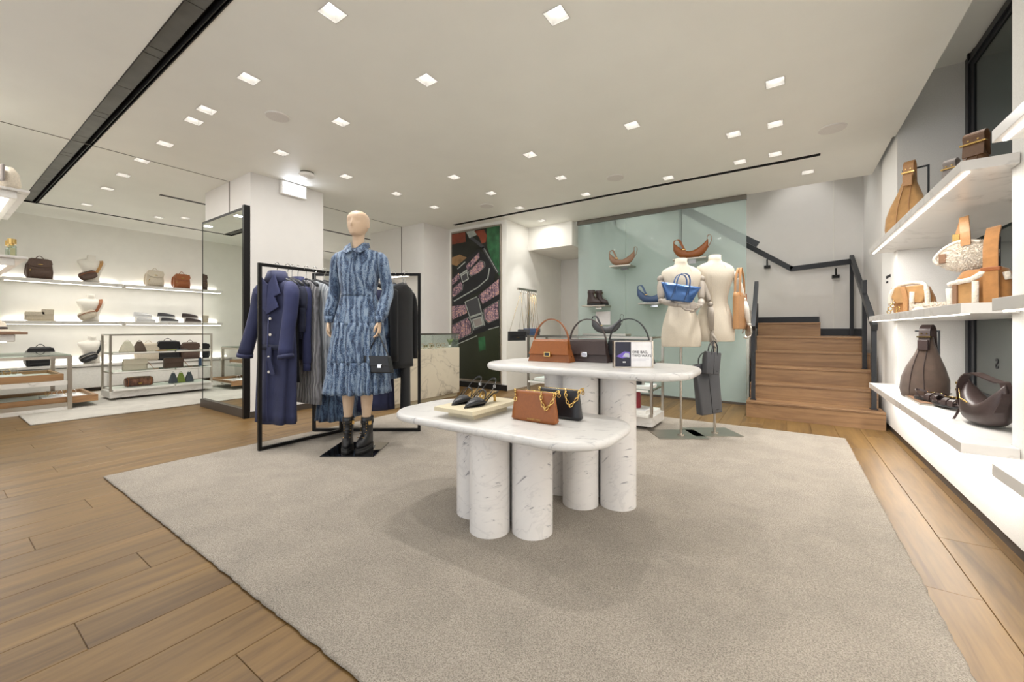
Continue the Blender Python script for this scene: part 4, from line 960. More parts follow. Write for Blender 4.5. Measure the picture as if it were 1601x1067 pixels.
for z in (.345, .03): MB().box(-.06, -.005, Ly+.04, -.04, z-.03, z+.02).build('marble_rail', 'marble_shelf', t)
def ring_jewel(mb, c, r, a=0, tilt=0): mb.tube([(c[0]+r*math.cos(q)*math.cos(a), c[1]+r*math.cos(q)*math.sin(a), c[2]+r+r*math.sin(q)) for q in [2*PI*i/14 for i in range(14)]], .003, 5, closed=True)
for (x, y, z, nm, m) in ((-7.55, .55, .408, 'upper', 'steel'), (-7.5, 1.02, .118, 'lower', 'chrome')):
    t = T('jewellery_pad', f'white pad with bracelets in the {nm} drawer of the glass table', 'display', (x, y, z))
    MB().box(-.14, .14, -.18, .16, 0, .045).build('pad', 'paper_white', t, bevel=.003)
    for k in range(5): mb = MB(); ring_jewel(mb, (-.06+.03*(k % 2), -.12+.055*k, .045), .03, .4+.2*k); mb.build('bracelet', 'gold' if k % 3 == 0 else m, t)
# things on the shelves at the left picture edge
t = T('cream_bag', 'cream and grey woven bag on the highest left-edge shelf', 'bag', (-5.06, .38, 2.086), .4)
MB().loft([rr(.20,.10,0,3), rr(.24,.13,.03,3), rr(.22,.11,.12,3), rr(.15,.06,.17,3)]).build('body', 'canvas_cream', t); MB().box(.02,.12,-.07,-.05,.04,.17).build('flap', 'leather_grey', t, bevel=.01)
for k in range(4): MB().strap([(-.1+.02*k,-.07,.16),(-.02+.02*k,-.09,.12),(.02+.015*k,-.085,.02)], .012, .008).build('strap', 'canvas_cream', t)
for k, (dx, lab) in enumerate(((-.03,'square perfume bottle with gold cap nearest the shelf end, left edge'), (-.17,'second gold-capped perfume bottle, cut off by the left edge'))):
    t = T('perfume_bottle', lab, 'bottle', (-5.02+dx, .42, 1.566), 0, 'gold-capped perfume bottles')
    MB().box(-.045,.045,-.02,.02,0,.085).build('glass_bottle', 'pane_shelf', t, bevel=.006); MB().box(-.036,.036,-.013,.013,.006,.065).build('perfume', 'perfume', t); MB().cyl((0,0), .012, .085, .10, 16).build('neck', 'gold', t); MB().cyl((0,0), .024, .10, .14, 24).build('cap', 'gold', t)
t = T('sun_hat', 'brown and white brimmed hat on the lowest left-edge shelf', 'hat', (-5.12, .32, .973)); MB().loft([ring(.30,.30,.0,2), ring(.30,.30,.006,2), ring(.17,.17,.02,2), ring(.15,.15,.07,2), ring(.10,.10,.09,2)]).build('hat_body', 'canvas_cream', t); MB().loft([ring(.172,.172,.022,2), ring(.166,.166,.042,2)]).build('hat_band', 'leather_brown', t)

# ------------------------------------------------------------------ marble counter with jewellery case
t = T('marble_counter', 'cream marble counter block in front of the poster pier', 'counter', (-4.04, 3.30, 0))
MB().box(-.52, -.02, .03, 1.22, 0, .05).build('plinth', 'riser_board', t)
MB().box(-.55, 0, 0, 1.25, .05, .72).build('block', 'marble_counter', t, bevel=.002)
t = T('glass_case', 'glass jewellery case with steel rim on the marble counter', 'display case', (-4.04, 3.30, .721))
for a, b_, c, d_ in ((-.54,-.535,.01,1.24),(-.012,-.007,.01,1.24),(-.54,-.007,.01,.015),(-.54,-.007,1.235,1.24)): MB().box(a,b_,c,d_,0,.19).build('pane', 'pane_clear', t)
MB().box(-.54,-.007,.01,1.24,.19,.196).build('top_pane', 'pane_clear', t)
mb = MB()
for a, b_, c, d_ in ((-.55,-.53,0,1.25),(-.02,0,0,1.25),(-.55,0,0,.02),(-.55,0,1.23,1.25)): mb.box(a,b_,c,d_,.19,.205)
mb.build('rim', 'steel_dark', t)
for k in range(9):
    y = 3.86+k*.068; t = T('wristwatch' if k < 4 else 'bangle', f'{["first","second","third","fourth","fifth","sixth","seventh","eighth","last"][k]} {"watch" if k < 4 else "bangle"} from the left in the counter glass case', 'jewellery', (-4.20+(k%2)*.03, y, .722), 0, 'watches and bangles standing in the counter case')
    mb = MB(); ring_jewel(mb, (0,0,0), .033, .35); mb.build('band', ['gold','leather_tan_light','steel'][k % 3], t)
    MB().cyl((0,0), .017 if k < 4 else .006, -.004, .004, 16, M=Matrix.Translation((.031,.012,.033)) @ Matrix.Rotation(PI/2,4,'Y')).build('dial' if k < 4 else 'bead', 'gold', t)
t = T('counter_plant', 'tiny green foliage sprig at the end of the counter case', 'plant', (-4.16, 4.47, .722))
MB().cyl((0,0), .02, 0, .03, 12).build('pot', 'paper_white', t)
for k in range(9): a = k*2.4; mb = MB(); mb.loft([[(.0,0,.03),(.001,.001,.03),(.0,.001,.031)],[(.03*math.cos(a)-.01,.03*math.sin(a),.09),(.03*math.cos(a)+.01,.03*math.sin(a),.09),(.03*math.cos(a),.03*math.sin(a)+.006,.095)],[(.05*math.cos(a),.05*math.sin(a),.13+.01*(k%3)),(.05*math.cos(a)+.001,.05*math.sin(a),.13),(.05*math.cos(a),.05*math.sin(a)+.001,.13)]], True, True); mb.build('leaf', 'leather_green', t)

# ------------------------------------------------------------------ right-hand steel rack and its goods
steel_rack('low steel rack with glass shelves behind the tall marble table', (-2.49, 3.98, 0), 0)
t = crescent('charcoal crescent bag on top of the rack behind the tall table', (-1.62, 4.2, .945), .25, 'leather_charcoal')
tag(bx('riser', -1.86, -1.38, 4.12, 4.30, .923, .943, 'steel'), 'steel riser plate under the charcoal crescent bag', 'riser')
for x, y, z, lab in ((-1.27,4.12,.402,'white shoe box lid on the right rack middle shelf'), (-1.30,4.10,.167,'white tray on the right rack bottom shelf'), (-2.26,4.12,.402,'white tray at the left end of the right rack middle shelf'), (-2.28,4.10,.167,'white tray at the left end of the right rack base')):
    t = T('display_tray', lab, 'tray', (x, y, z)); MB().box(-.15,.17,-.12,.14,0,.03).build('tray_body', 'white_lacquer', t, bevel=.002); MB().box(-.14,.16,-.11,.13,.03,.033).build('lining', 'paper_white', t)
t = T('belt', 'coiled black belt on the right rack middle shelf tray', 'belt', (-1.26, 4.10, .436))
mb = MB(); mb.strap([(.07*math.cos(a)*(1-.02*a), .07*math.sin(a)*(1-.02*a), .016) for a in [i*.45 for i in range(36)]], .03, .004, (0,0,1)); mb.build('coil', 'leather_black', t); MB().box(.055,.08,-.02,.02,.0,.034).build('buckle', 'steel', t)
t = T('red_purse', 'small dark red purse on the right rack bottom shelf', 'purse', (-1.27, 4.10, .201)); MB().loft([rr(.10,.06,0,5), rr(.105,.065,.01,5), rr(.095,.05,.15,5), rr(.08,.04,.17,5)]).build('body', 'leather_red', t); mb = MB(); handle_arc(mb, -.03, .03, .165, .03, .004); mb.build('handle', 'leather_red', t)
t = T('navy_wallet', 'small navy wallet on the left tray of the right rack', 'wallet', (-2.24, 4.10, .436)); MB().box(-.05,.05,-.03,.03,0,.03).build('body', 'leather_navy', t, bevel=.003); MB().box(-.05,.05,-.032,-.029,.012,.018).build('zip', 'steel', t)
# stand with chain-strap evening bags
px, py, _ = W(.214, 5.3); t = T('bag_hanging_stand', 'steel T-stand hung with chain-strap bags beside the poster', 'stand', (px, py, 0))
MB().box(-.15,.15,-.12,.12,0,.01).build('base', 'steel', t); MB().box(-.012,.012,-.012,.012,.01,1.49).build('pole', 'steel', t)
bl = .40; MB().box(-.012,.012,-bl/2-.05,bl/2,1.49,1.515).build('cross_bar', 'steel', t)
hang = []
for k in range(8):
    y = -.22+k*.058
    mb = MB(); mb.tube([(.0,y,1.49),(.0,y,1.47),(.02,y,1.455),(.035,y,1.46)], .003, 5); mb.build('hook', 'chrome', t); hang.append(y)
for k, (y, zb, w_, m, nm, c_) in enumerate(((-.22,.965,.24,'leather_black','black croc-embossed','gold'),(-.16,.99,.16,'leather_charcoal','charcoal','steel'),(-.045,1.0,.14,'leather_navy','blue','steel'),(.01,1.0,.13,'leather_navy','dark blue','gold'),(.07,1.0,.12,'leather_red','red','gold'),(.13,1.0,.12,'leather_charcoal','grey','gold'))):
    off = (-.10 if k == 0 else 0)
    q = T('chain_purse', f'{nm} purse on a long {"gold" if c_=="gold" else "silver"} chain, hanging from the T-stand', 'purse', (px+.03, py+y+off, zb), PI/2-.5, 'chain-strap purses on the T-stand')
    hh = .115 if k == 0 else .10
    MB().loft([rr(w_,.04,-hh,6), rr(w_,.045,-hh+.01,6), rr(w_,.04,-.01,6), rr(w_*.98,.03,0,6)]).build('body', m, q); MB().box(-w_/2,w_/2,-.027,-.02,-.05,0).build('flap', m, q, bevel=.002)
    if k == 0: MB().box(-.02,.02,-.029,-.026,-.08,-.074).build('name_plate', 'gold', q)
    d_ = Vector((0, -off, 1.46-zb)); R_ = Matrix.Rotation(-(PI/2-.5),3,'Z'); top = R_ @ Vector((0, -off, 0)); top.z = 1.458-zb
    mb = MB()
    for sx in (-1,1):
        mb.tube([(sx*w_*.42,0,-.005), tuple(top)], .0022, 5)
    mb.build('chain', c_, q)['kind'] = 'stuff'

# ------------------------------------------------------------------ goods on the glass screen shelves
crescent('taupe brown crescent bag on the upper left clip shelf of the glass screen', s1, 0, 'leather_taupe', s=1.25)
crescent('tan crescent bag on the highest clip shelf of the glass screen', s2, 0, 'leather_tan', s=1.42)
crescent('navy blue crescent bag on the lower clip shelf, half behind the bust', s4, 0, 'leather_navy', s=1.35)
for dx, dy, lab in ((-.03,0,'front brown and black lace-up ankle boot on the clip shelf'), (.05,.10,'rear brown and black lace-up ankle boot on the clip shelf')):
    lace_boot(lab, (s3[0]+dx-.02, s3[1]-.03+dy, s3[2]), PI/2-.1, 'leather_brown', .95, 'display boots on the clip shelf', False)

# ------------------------------------------------------------------ goods on the marble tables
handle_bag('tan leather flap handbag with arched handle, left of three on the tall table', (-1.24, 2.27, TT), 0, 'leather_tan')
hb = W(.22, 2.60); handle_bag('dark brown flap handbag with arched handle, middle of three on the tall table', (-1.045, 2.39, TT), 0, 'leather_brown', clasp='chrome')
handle_bag('black flap handbag with arched handle, behind the tabletop sign', (-.80, 2.45, TT), 0, 'leather_black', clasp='chrome')
sx_, sy_, _ = W((990.5-800.5)/632*2.16, 2.16)
t = T('tabletop_sign', 'small steel-framed sign reading ONE BAG, TWO WAYS on the tall table', 'sign', (sx_, sy_, TT), YAW)
MB().box(-.105,.105,-.006,.03,0,.006).box(-.105,-.099,-.006,.03,.0,.145).box(.097,.105,-.006,.03,0,.145).box(-.105,.105,-.006,.03,.139,.145).build('frame', 'steel', t)
MB().box(-.099,.097,.0,.004,.006,.139).build('card', 'paper_white', t); MB().box(-.098,-.014,-.0015,.0,.007,.138).build('photo', 'print_navy', t)
MB().prism([(-.092,.062),(-.05,.088),(-.022,.085),(-.02,.062),(-.06,.05)], -.0022, -.0015).build('photo_bag', 'print_violet', t)
MB().prism([(-.06,.060),(-.045,.080),(-.025,.078),(-.022,.055)], -.0026, -.0021).build('photo_bag_flap', 'print_grey', t); MB().box(-.058,-.042,-.0026,-.0015,.028,.034).build('photo_clasp', 'paper_white', t)
text('lettering', 'ONE BAG,\nTWO WAYS', .0195, 'ink', t, (-.008, -.001, .078), (PI/2, 0, 0), sx=.95)
for k in range(2): MB().box(-.006,.085-.02*k,-.0016,-.0008,.046-.007*k,.0475-.007*k).build('small_print', 'print_grey', t)
cb = chain_bag('tan zip shoulder bag with gold chain on the low marble table', (-1.0, 1.665, LT), 0, 'leather_tan')
text('lettering', 'MICHAEL KORS', .0105, 'gold', cb, (-.025, -.0285, .012), (PI/2-.02, 0, 0))
chain_bag('black zip shoulder bag with gold chain behind the tan one', (-.94, 1.80, LT), 0, 'leather_black')
t = T('shoe_riser', 'pale board riser on a short plinth on the low table', 'riser', (-1.345, 1.665, LT)); MB().box(-.085,.085,-.14,.14,0,.032).build('plinth', 'riser_board', t); MB().box(-.125,.125,-.20,.20,.032,.052).build('board', 'riser_board', t, bevel=.001)
slingback('black pointed slingback shoe with kitten heel, left one on the riser', (-1.415, 1.66, LT+.052), .06)
slingback('black pointed slingback shoe with kitten heel, right one on the riser', (-1.305, 1.64, LT+.052), .0)

# ------------------------------------------------------------------ clothes racks
RZ = 1.53
r1 = T('clothes_rack', 'black square-tube clothes rack with the navy trench coat', 'rack', (-3.51, 1.55, 0), PI/2, 'black clothes racks')
def rack_frame(t, L):
    q = .0125
    for x in (0, L): MB().box(x-q, x+q, -q, q, .018, RZ).build('post', 'black_metal', t)
    MB().box(q, L-q, -q, q, RZ-2*q, RZ).build('top_rail', 'black_metal', t); MB().box(q, L-q, -q, q, .018, .018+2*q).build('bottom_rail', 'black_metal', t)
    for x in (.01, L-.01): MB().cyl((x,0), .008, .0145, .019, 12).build('foot', 'rubber_black', t)
rack_frame(r1, .72)
a2 = W((491-800.5)/632*3.88, 3.88); r2 = T('clothes_rack', 'black square-tube clothes rack behind the mannequin', 'rack', (a2[0], a2[1], 0), YAW, 'black clothes racks'); rack_frame(r2, 1.01)
def hanger(t, wsh, mat='anthracite', drop=.105):
    mb = MB(); mb.tube([(0,-.016,-.012),(0,-.018,.004),(0,-.009,.020),(0,.006,.021),(0,.018,.010),(0,.016,-.012),(0,.004,-.03),(0,0,-.05),(0,0,-drop)], .0028, 6); mb.build('hanger_hook', 'chrome', t)
    mb = MB(); mb.loft([rr_x(x, .012, .022, z) for x, z in ((-wsh*.46,-drop-.055),(-wsh*.3,-drop-.03),(0,-drop),(wsh*.3,-drop-.03),(wsh*.46,-drop-.055))]); mb.build('hanger', mat, t)
def rr_x(x, a, b_, z): return [(x, a*math.cos(2*PI*j/10), z+b_*math.sin(2*PI*j/10)) for j in range(10)]
def garment(name, lab, cat, loc, rz, L, wsh, whem, mat, d0=.07, d1=.10, sleeve=0, folds=9, amp=.06, group=None, top=-.11, strapless=False, tiers=(), sw=.05):
    t = T(name, lab, cat, loc, rz, group); hanger(t, wsh)
    R_ = []; k = 60
    if not strapless:
        R_ += [ring(.10,.06,top,2,k=k), ring(.17,.07,top-.012,2.2,k=k), ring(wsh*.75,d0*.9,top-.035,2.4,k=k), ring(wsh*.96,d0,top-.065,2.6,k=k), ring(wsh,d0*1.05,top-.10,2.6,k=k)]
        zs = top-.10
    else:
        R_ += [ring(wsh,d0*.6,top-.05,3,k=k)]; zs = top-.05
    n = 14
    for i in range(1, n+1):
        q = i/n; z = zs+(-L-zs)*q; w_ = wsh*(1-.08*math.sin(PI*min(q*2,1)))*(1-q)+whem*q; d_ = d0+(d1-d0)*q
        for tq in tiers:
            if q > tq: w_ *= 1.07; d_ *= 1.15
        R_.append(ring(w_, d_, z, 2.3, .006*math.sin(q*5+L*9), 0, k, amp*q**.7, folds, q*1.2+L*5))
    body = MB().loft(R_, cap=False).build('body', mat, t, solid=.004)
    if sleeve:
        for sx in (-1,1):
            x0 = wsh*.47; pts = [(sx*x0*.9,0,top-.075),(sx*(x0+.012),-.004,top-.13),(sx*(x0+.02),-.012,top-.25),(sx*(x0+.022),-.016,top-sleeve*.6),(sx*(x0+.016),-.02,top-sleeve)]
            mb = MB(); mb.tube(pts, [sw*.8,sw,sw*.95,sw*.85,sw*.8], 14); mb.build('sleeve', mat, t)
    return t
def Y1(u): return PX(u, -3.51)
gr = 'garments on the left clothes rack'
def g1(u): return (-3.51, Y1(u), RZ)
tc = garment('trench_coat', 'long navy trench coat with belt, first on the left rack', 'coat', g1(433), math.radians(14), 1.31, .37, .36, 'fabric_navy', .11, .17, .0, 7, .15, gr)
for sx in (-1,1):
    x0 = .165
    pts = [(sx*x0*.8,0,-.175),(sx*(x0+.01),-.01,-.22),(sx*(x0+(.04 if sx < 0 else .01)),-.02,-.38),(sx*(x0+(.08 if sx < 0 else .0)),-.04,-.56),(sx*(x0+(.125 if sx < 0 else .0)),-.06,-.74)]
    sl = MB().tube(pts, [.04,.058,.055,.052,.056], 18).build('sleeve', 'fabric_violet_lit_navy' if sx > 0 else 'fabric_navy', tc)  # one sleeve takes the brighter violet of lit navy cloth
    MB().tube([pts[-1], (pts[-1][0]+sx*.006, pts[-1][1], pts[-1][2]-.03)], [.059,.062], 18).build('cuff_strap', 'fabric_navy', tc)
MB().prism([(-.09,-.10),(-.01,-.17),(-.02,-.40),(-.13,-.33),(-.10,-.25),(-.15,-.24)], -.082, -.068).build('lapel', 'fabric_violet_lit_navy', tc, bevel=.003)
MB().prism([(.07,-.09),(.01,-.16),(-.02,-.42),(.11,-.36),(.07,-.27),(.13,-.25)], -.088, -.072).build('lapel', 'fabric_violet_lit_navy', tc, bevel=.003)
MB().loft([ring(.15,.11,-.055,2,k=30), ring(.19,.14,-.10,2,k=30), ring(.25,.16,-.15,2,k=30)], cap=False).build('collar', 'fabric_navy', tc, solid=.005)
MB().loft([ring(.365,.16,-.66,2.3,k=40), ring(.365,.16,-.705,2.3,k=40)], cap=False).build('belt', 'fabric_navy_dark', tc, solid=.008)
MB().strap([(.03,-.095,-.68),(.04,-.105,-.78),(.075,-.10,-.90)], .045, .006, (1,0,.1)).build('belt_end', 'fabric_navy', tc)
for z in (-.45,-.58,-.76,-.88):
    for x in (-.075,.035): MB().cyl((0,0), .011, 0, .006, 14, M=Matrix.Translation((x,-.088 if z > -.7 else -.10,z)) @ Matrix.Rotation(PI/2,4,'X')).build('button', 'bust_white', tc)
MB().tube([(.0,-.075,-.42),(.005,-.098,-.8),(.02,-.10,-1.28)], .004, 6).build('front_edge', 'fabric_violet_lit_navy', tc)
garment('evening_dress', 'black dress with a navy top layer, second on the left rack', 'dress', (-3.52,1.775,RZ), .06, .98, .28, .30, 'fabric_black', .045, .06, 0, 7, .06, gr)
garment('blouse', 'dark navy sleeved blouse, third on the left rack', 'blouse', (-3.54,1.822,RZ), .06, .62, .34, .32, 'fabric_navy_dark', .045, .05, .45, 7, .05, gr, sw=.032)
garment('knit_skirt', 'grey cable knit dress hanging low behind the navy coats', 'dress', (-3.50,1.925,RZ), .05, 1.18, .36, .42, 'knit_dark', .045, .06, 0, 9, .04, gr)
sh = garment('navy_shirt', 'navy violet shirt with cuffed sleeves, in front of the grey knits', 'shirt', (-3.53,1.868,RZ), .05, .80, .34, .32, 'fabric_navy_dark', .045, .055, 0, 7, .05, gr)
for sx in (-1,1):
    MB().tube([(sx*.135,0,-.18),(sx*.15,-.005,-.26),(sx*.15,-.01,-.6),(sx*.15,-.01,-.80),(sx*.15,-.01,-.83)], [.026,.034,.032,.036,.028], 14).build('sleeve', 'fabric_violet_lit_navy', sh)
    MB().tube([(sx*.15,-.01,-.83),(sx*.15,-.01,-.89)], [.029,.031], 14).build('cuff', 'fabric_violet_lit_navy', sh)
MB().loft([ring(.12,.08,-.08,2,k=24), ring(.17,.11,-.14,2,k=24)], cap=False).build('collar', 'fabric_violet_lit_navy', sh, solid=.004)
garment('cable_cardigan', 'long light grey cable knit cardigan, fourth from the coat', 'cardigan', (-3.49,2.00,RZ), .06, 1.02, .46, .44, 'knit_grey', .07, .08, .60, 9, .035, gr, sw=.04)
garment('cable_cardigan', 'second light grey cable knit next to the mannequin', 'cardigan', (-3.49,2.09,RZ), .06, 1.0, .44, .42, 'knit_grey', .065, .075, .58, 9, .035, gr, sw=.038)
gr2 = 'garments on the rack behind the mannequin'
def g2(u, f=3.87): p = W((u-800.5)/632*f, f); return (p[0], p[1], RZ)
rz2 = YAW+PI/2-.22
garment('print_dress', 'long dark blue snake-print tiered dress behind the mannequin', 'dress', g2(536), YAW+PI/2-.1, 1.36, .36, .50, 'snake_dark', .08, .26, .5, 13, .09, gr2, tiers=(.55,.8), sw=.04)
garment('pleated_skirt', 'navy pleated long skirt behind the mannequin legs', 'skirt', g2(589), YAW+PI/2-1.15, 1.31, .22, .32, 'fabric_navy', .04, .10, 0, 12, .08, gr2, strapless=True)
garment('denim_dress', 'dark blue print dress just right of the mannequin sleeve', 'dress', g2(616), rz2, 1.0, .36, .36, 'snake_dark', .06, .10, .5, 7, .05, gr2, sw=.035)
garment('black_trousers', 'long black trousers hanging below the black top', 'trousers', g2(634, 3.9), rz2+.2, 1.33, .20, .19, 'fabric_black', .04, .08, 0, 4, .04, gr2, strapless=True)
garment('black_sweater', 'black high-neck knit top at the right end of the rack', 'sweater', g2(630), rz2, .90, .38, .34, 'fabric_black', .08, .10, .72, 5, .03, gr2, sw=.042)

# ------------------------------------------------------------------ mannequin
mx_, my_, _ = W(-1.2586, 3.28)
man = T('mannequin', 'beige full-size mannequin in a blue print shirt dress', 'mannequin', (mx_, my_, .022), YAW)
z0 = -.022
MB().box(-.215,.20,-.185,.205,-.0075,.0).build('base_plate', 'black_acrylic', man, bevel=.001); MB().cyl((.10,.08), .02, .0, .012, 16).build('socket', 'chrome', man)
mb = MB()
HM = Matrix.Translation((.012,0,z0)) @ Matrix.Rotation(math.radians(-4),4,'Z')
hr = [(1.742,.05,.06,-.045),(1.752,.085,.12,-.035),(1.775,.112,.165,-.022),(1.80,.135,.19,-.012),(1.83,.152,.205,-.004),(1.86,.162,.212,0),(1.885,.164,.213,.004),(1.905,.154,.202,.006),(1.923,.136,.178,.008),(1.937,.106,.140,.009),(1.947,.068,.09,.010),(1.952,.03,.04,.010),(1.953,.01,.013,.010)]
hq = []
for i in range(len(hr)-1):
    for j in range(4):
        q = j/4; hq.append([hr[i][n_]*(1-q)+hr[i+1][n_]*q for n_ in range(4)])
hq.append(list(hr[-1]))
def gs(d, s): return math.exp(-(d/s)**2)
rg = []
for z, a, b_, c in hq:
    rr_ = []
    for x, y, zz in ring(a, b_, z, 2.1, 0, c, 72):
        if y < c-.02:
            nb = gs(x, .010+.004*(1.86-zz)/.05 if zz < 1.87 else .012)
            prof = .019*gs(zz-1.822, .016)+.012*gs(zz-1.845, .022)
            y -= nb*prof
            y += .009*(gs(x-.034, .020)+gs(x+.034, .020))*gs(zz-1.855, .016)
            y -= .004*gs(x, .024)*(gs(zz-1.792, .006)+gs(zz-1.781, .006)); y += .003*gs(x, .022)*gs(zz-1.7865, .0025)
            y -= .006*gs(x, .022)*gs(zz-1.758, .012)
        rr_.append((x, y, zz))
    rg.append(rr_)
mb.loft(rg, M=HM)
for sx in (-1,1): mb.loft([[(sx*(.076+.006*math.cos(t_*PI/4)*(1 if t_ % 2 else .4))+sx*q*.004, .014+.016*math.cos(t_*PI/4), 1.838+.026*math.sin(t_*PI/4)) for t_ in range(8)] for q in (0,1)], M=HM)
mb.loft([ring(.105,.115,1.60+z0,2,.014,.0,20), ring(.094,.10,1.66+z0,2,.013,-.002,20), ring(.09,.098,1.72+z0,2,.012,0,20), ring(.10,.12,1.79+z0,2,.012,.008,20)])
TR = [(.92,.33,.21),(1.0,.34,.22),(1.08,.32,.20),(1.2,.25,.17),(1.27,.23,.16),(1.36,.27,.18),(1.45,.31,.20),(1.53,.33,.17),(1.59,.31,.13),(1.62,.20,.11),(1.64,.10,.09)]
mb.loft([ring(a,b_,z+z0,2.3,.022,0,28) for z,a,b_ in TR])
for sx in (-1,1):
    hx = -.078 if sx < 0 else .073
    mb.loft([ring(a,a*1.05,z+z0,2,.0+hx*g,y,16) for z,a,g,y in ((.25,.062,1,.012),(.32,.072,1,.018),(.42,.092,1,.022),(.50,.098,1,.012),(.56,.098,1,.005),(.7,.13,1.02,.0),(.85,.16,1.05,0),(.96,.165,1.0,0))])
    S0 = (.022+sx*.165, 0, 1.585+z0); E = (-.195, .03, 1.30+z0) if sx < 0 else (.245, .02, 1.30+z0); Wr = (-.205,-.05,1.06+z0) if sx < 0 else (.215,-.10,1.06+z0)
    mb.tube([S0, (S0[0]*.5+E[0]*.5, .01, (S0[2]+E[2])/2), E, ((E[0]+Wr[0])/2, 0, (E[2]+Wr[2])/2), Wr], [.042,.036,.032,.029,.022], 12)
    # palm and fingers, hanging relaxed
    px_ = Wr[0]; py_ = Wr[1]; pz = Wr[2]
    mb.loft([ring(.028,.040,pz+.0,2.4,px_,py_,14), ring(.026,.050,pz-.03,2.6,px_,py_-.002,14), ring(.024,.062,pz-.065,2.6,px_,py_-.004,14), ring(.020,.060,pz-.082,2.6,px_,py_-.005,14)])
    for k, (dy, ln) in enumerate(((-.026,.062),(-.009,.070),(.009,.066),(.025,.052))):
        cx = -sx*1.0
        b0 = Vector((px_, py_-.004+dy, pz-.072)); p1 = b0+Vector((cx*.006,-.001,-ln*.42)); p2 = p1+Vector((cx*.016,0,-ln*.32)); p3 = p2+Vector((cx*.018,.002,-ln*.16))
        mb.tube([tuple(b0), tuple(p1), tuple(p2), tuple(p3)], [.0085,.0082,.0075,.006], 8)
    b0 = Vector((px_-sx*.004, py_-.024, pz-.02)); mb.tube([tuple(b0), tuple(b0+Vector((-sx*.010,-.022,-.028))), tuple(b0+Vector((-sx*.018,-.026,-.052))), tuple(b0+Vector((-sx*.022,-.020,-.070)))], [.011,.0105,.009,.0065], 8)
body = mb.build('body', 'mannequin_skin', man)
rm = body.modifiers.new('remesh', 'REMESH'); rm.mode = 'VOXEL'; rm.voxel_size = .0040; rm.use_smooth_shade = True
sm = body.modifiers.new('smooth', 'SMOOTH'); sm.iterations = 2; sm.factor = .5
# dress
k = 96
def dr(w_, d_, z, amp=0, waves=0, ph=0, cx=.018, n=2.3): return ring(w_, d_, z+z0, n, cx, 0, k, amp, waves, ph)
MB().loft([dr(.13,.115,1.642), dr(.18,.13,1.637), dr(.28,.15,1.627), dr(.355,.165,1.605), dr(.36,.19,1.56), dr(.325,.225,1.49), dr(.315,.235,1.43,.01,9), dr(.28,.215,1.34,.015,11), dr(.262,.20,1.28,.02,13), dr(.27,.21,1.262,.03,17)], cap=False).build('bodice', 'snake_blue', man, solid=.004)
def tier(za, zb, w0, w1, d0, d1, waves, amp):
    R_ = []; n = 9
    for i in range(n+1):
        q = i/n; R_.append(dr(w0+(w1-w0)*q, d0+(d1-d0)*q, za+(zb-za)*q, amp*(.25+.75*q), waves, .5*math.sin(q*2)+waves, cx=.018-.016*(1.27-za-(zb-za)*q)))
    MB().loft(R_, cap=False).build('skirt_tier', 'snake_blue', man, solid=.004)
tier(1.27,1.03,.265,.355,.20,.28,15,.10); tier(1.045,.72,.37,.43,.29,.35,19,.12); tier(.735,.485,.44,.475,.36,.40,23,.13)
for sx in (-1,1):
    S0 = (.022+sx*.165, 0, 1.585+z0); E = (-.195, .03, 1.30+z0) if sx < 0 else (.245, .02, 1.30+z0); Wr = (-.205,-.05,1.06+z0) if sx < 0 else (.215,-.10,1.06+z0)
    P = [(S0[0]-sx*.02,0,S0[2]+.012),(S0[0]+sx*.012,0,S0[2]-.03),(S0[0]*.5+E[0]*.5+sx*.006,.01,(S0[2]+E[2])/2),(E[0],E[1],E[2]),(E[0]*.6+Wr[0]*.4,E[1]*.6+Wr[1]*.4,E[2]*.6+Wr[2]*.4),(E[0]*.25+Wr[0]*.75,E[1]*.25+Wr[1]*.75,E[2]*.25+Wr[2]*.75),(Wr[0],Wr[1],Wr[2]+.03)]
    MB().tube(P, [.034,.052,.048,.046,.050,.052,.032], 20).build('sleeve', 'snake_blue', man)
    MB().tube([(Wr[0],Wr[1],Wr[2]+.04),(Wr[0],Wr[1],Wr[2]-.012)], [.036,.035], 20).build('cuff', 'snake_blue', man)
    c = MB().add([(.006+sx*.004,-.098,1.617+z0),(.006+sx*.038,-.122,1.592+z0),(.008+sx*.070,-.112,1.598+z0),(.012+sx*.105,-.03,1.652+z0),(.013+sx*.075,.03,1.698+z0),(.013+sx*.052,-.03,1.690+z0),(.010+sx*.034,-.062,1.662+z0)], [(0,1,6),(1,2,3,5,6),(3,4,5)]); c.build('collar', 'snake_blue', man, solid=.006)
MB().loft([ring(.125,.11,1.63+z0,2,.018,.012,30), ring(.112,.105,1.658+z0,2,.018,.02,30)], cap=False).build('collar_stand', 'snake_blue', man, solid=.004)
MB().prism([(.008,1.575+z0),(.026,1.575+z0),(.028,1.30+z0),(.010,1.30+z0)], -.120, -.10).build('button_placket', 'snake_blue', man, bevel=.003)
for dx, rz_, lab in ((-.078, .28, 'black lace-up platform boot on the mannequin, left in the picture'), (.078, -.12, 'black lace-up platform boot on the mannequin, right in the picture')):
    f = W(-1.2586+dx, 3.30); lace_boot(lab, (f[0], f[1], .0225), YAW+rz_, 'leather_black', 1.0, 'mannequin boots')
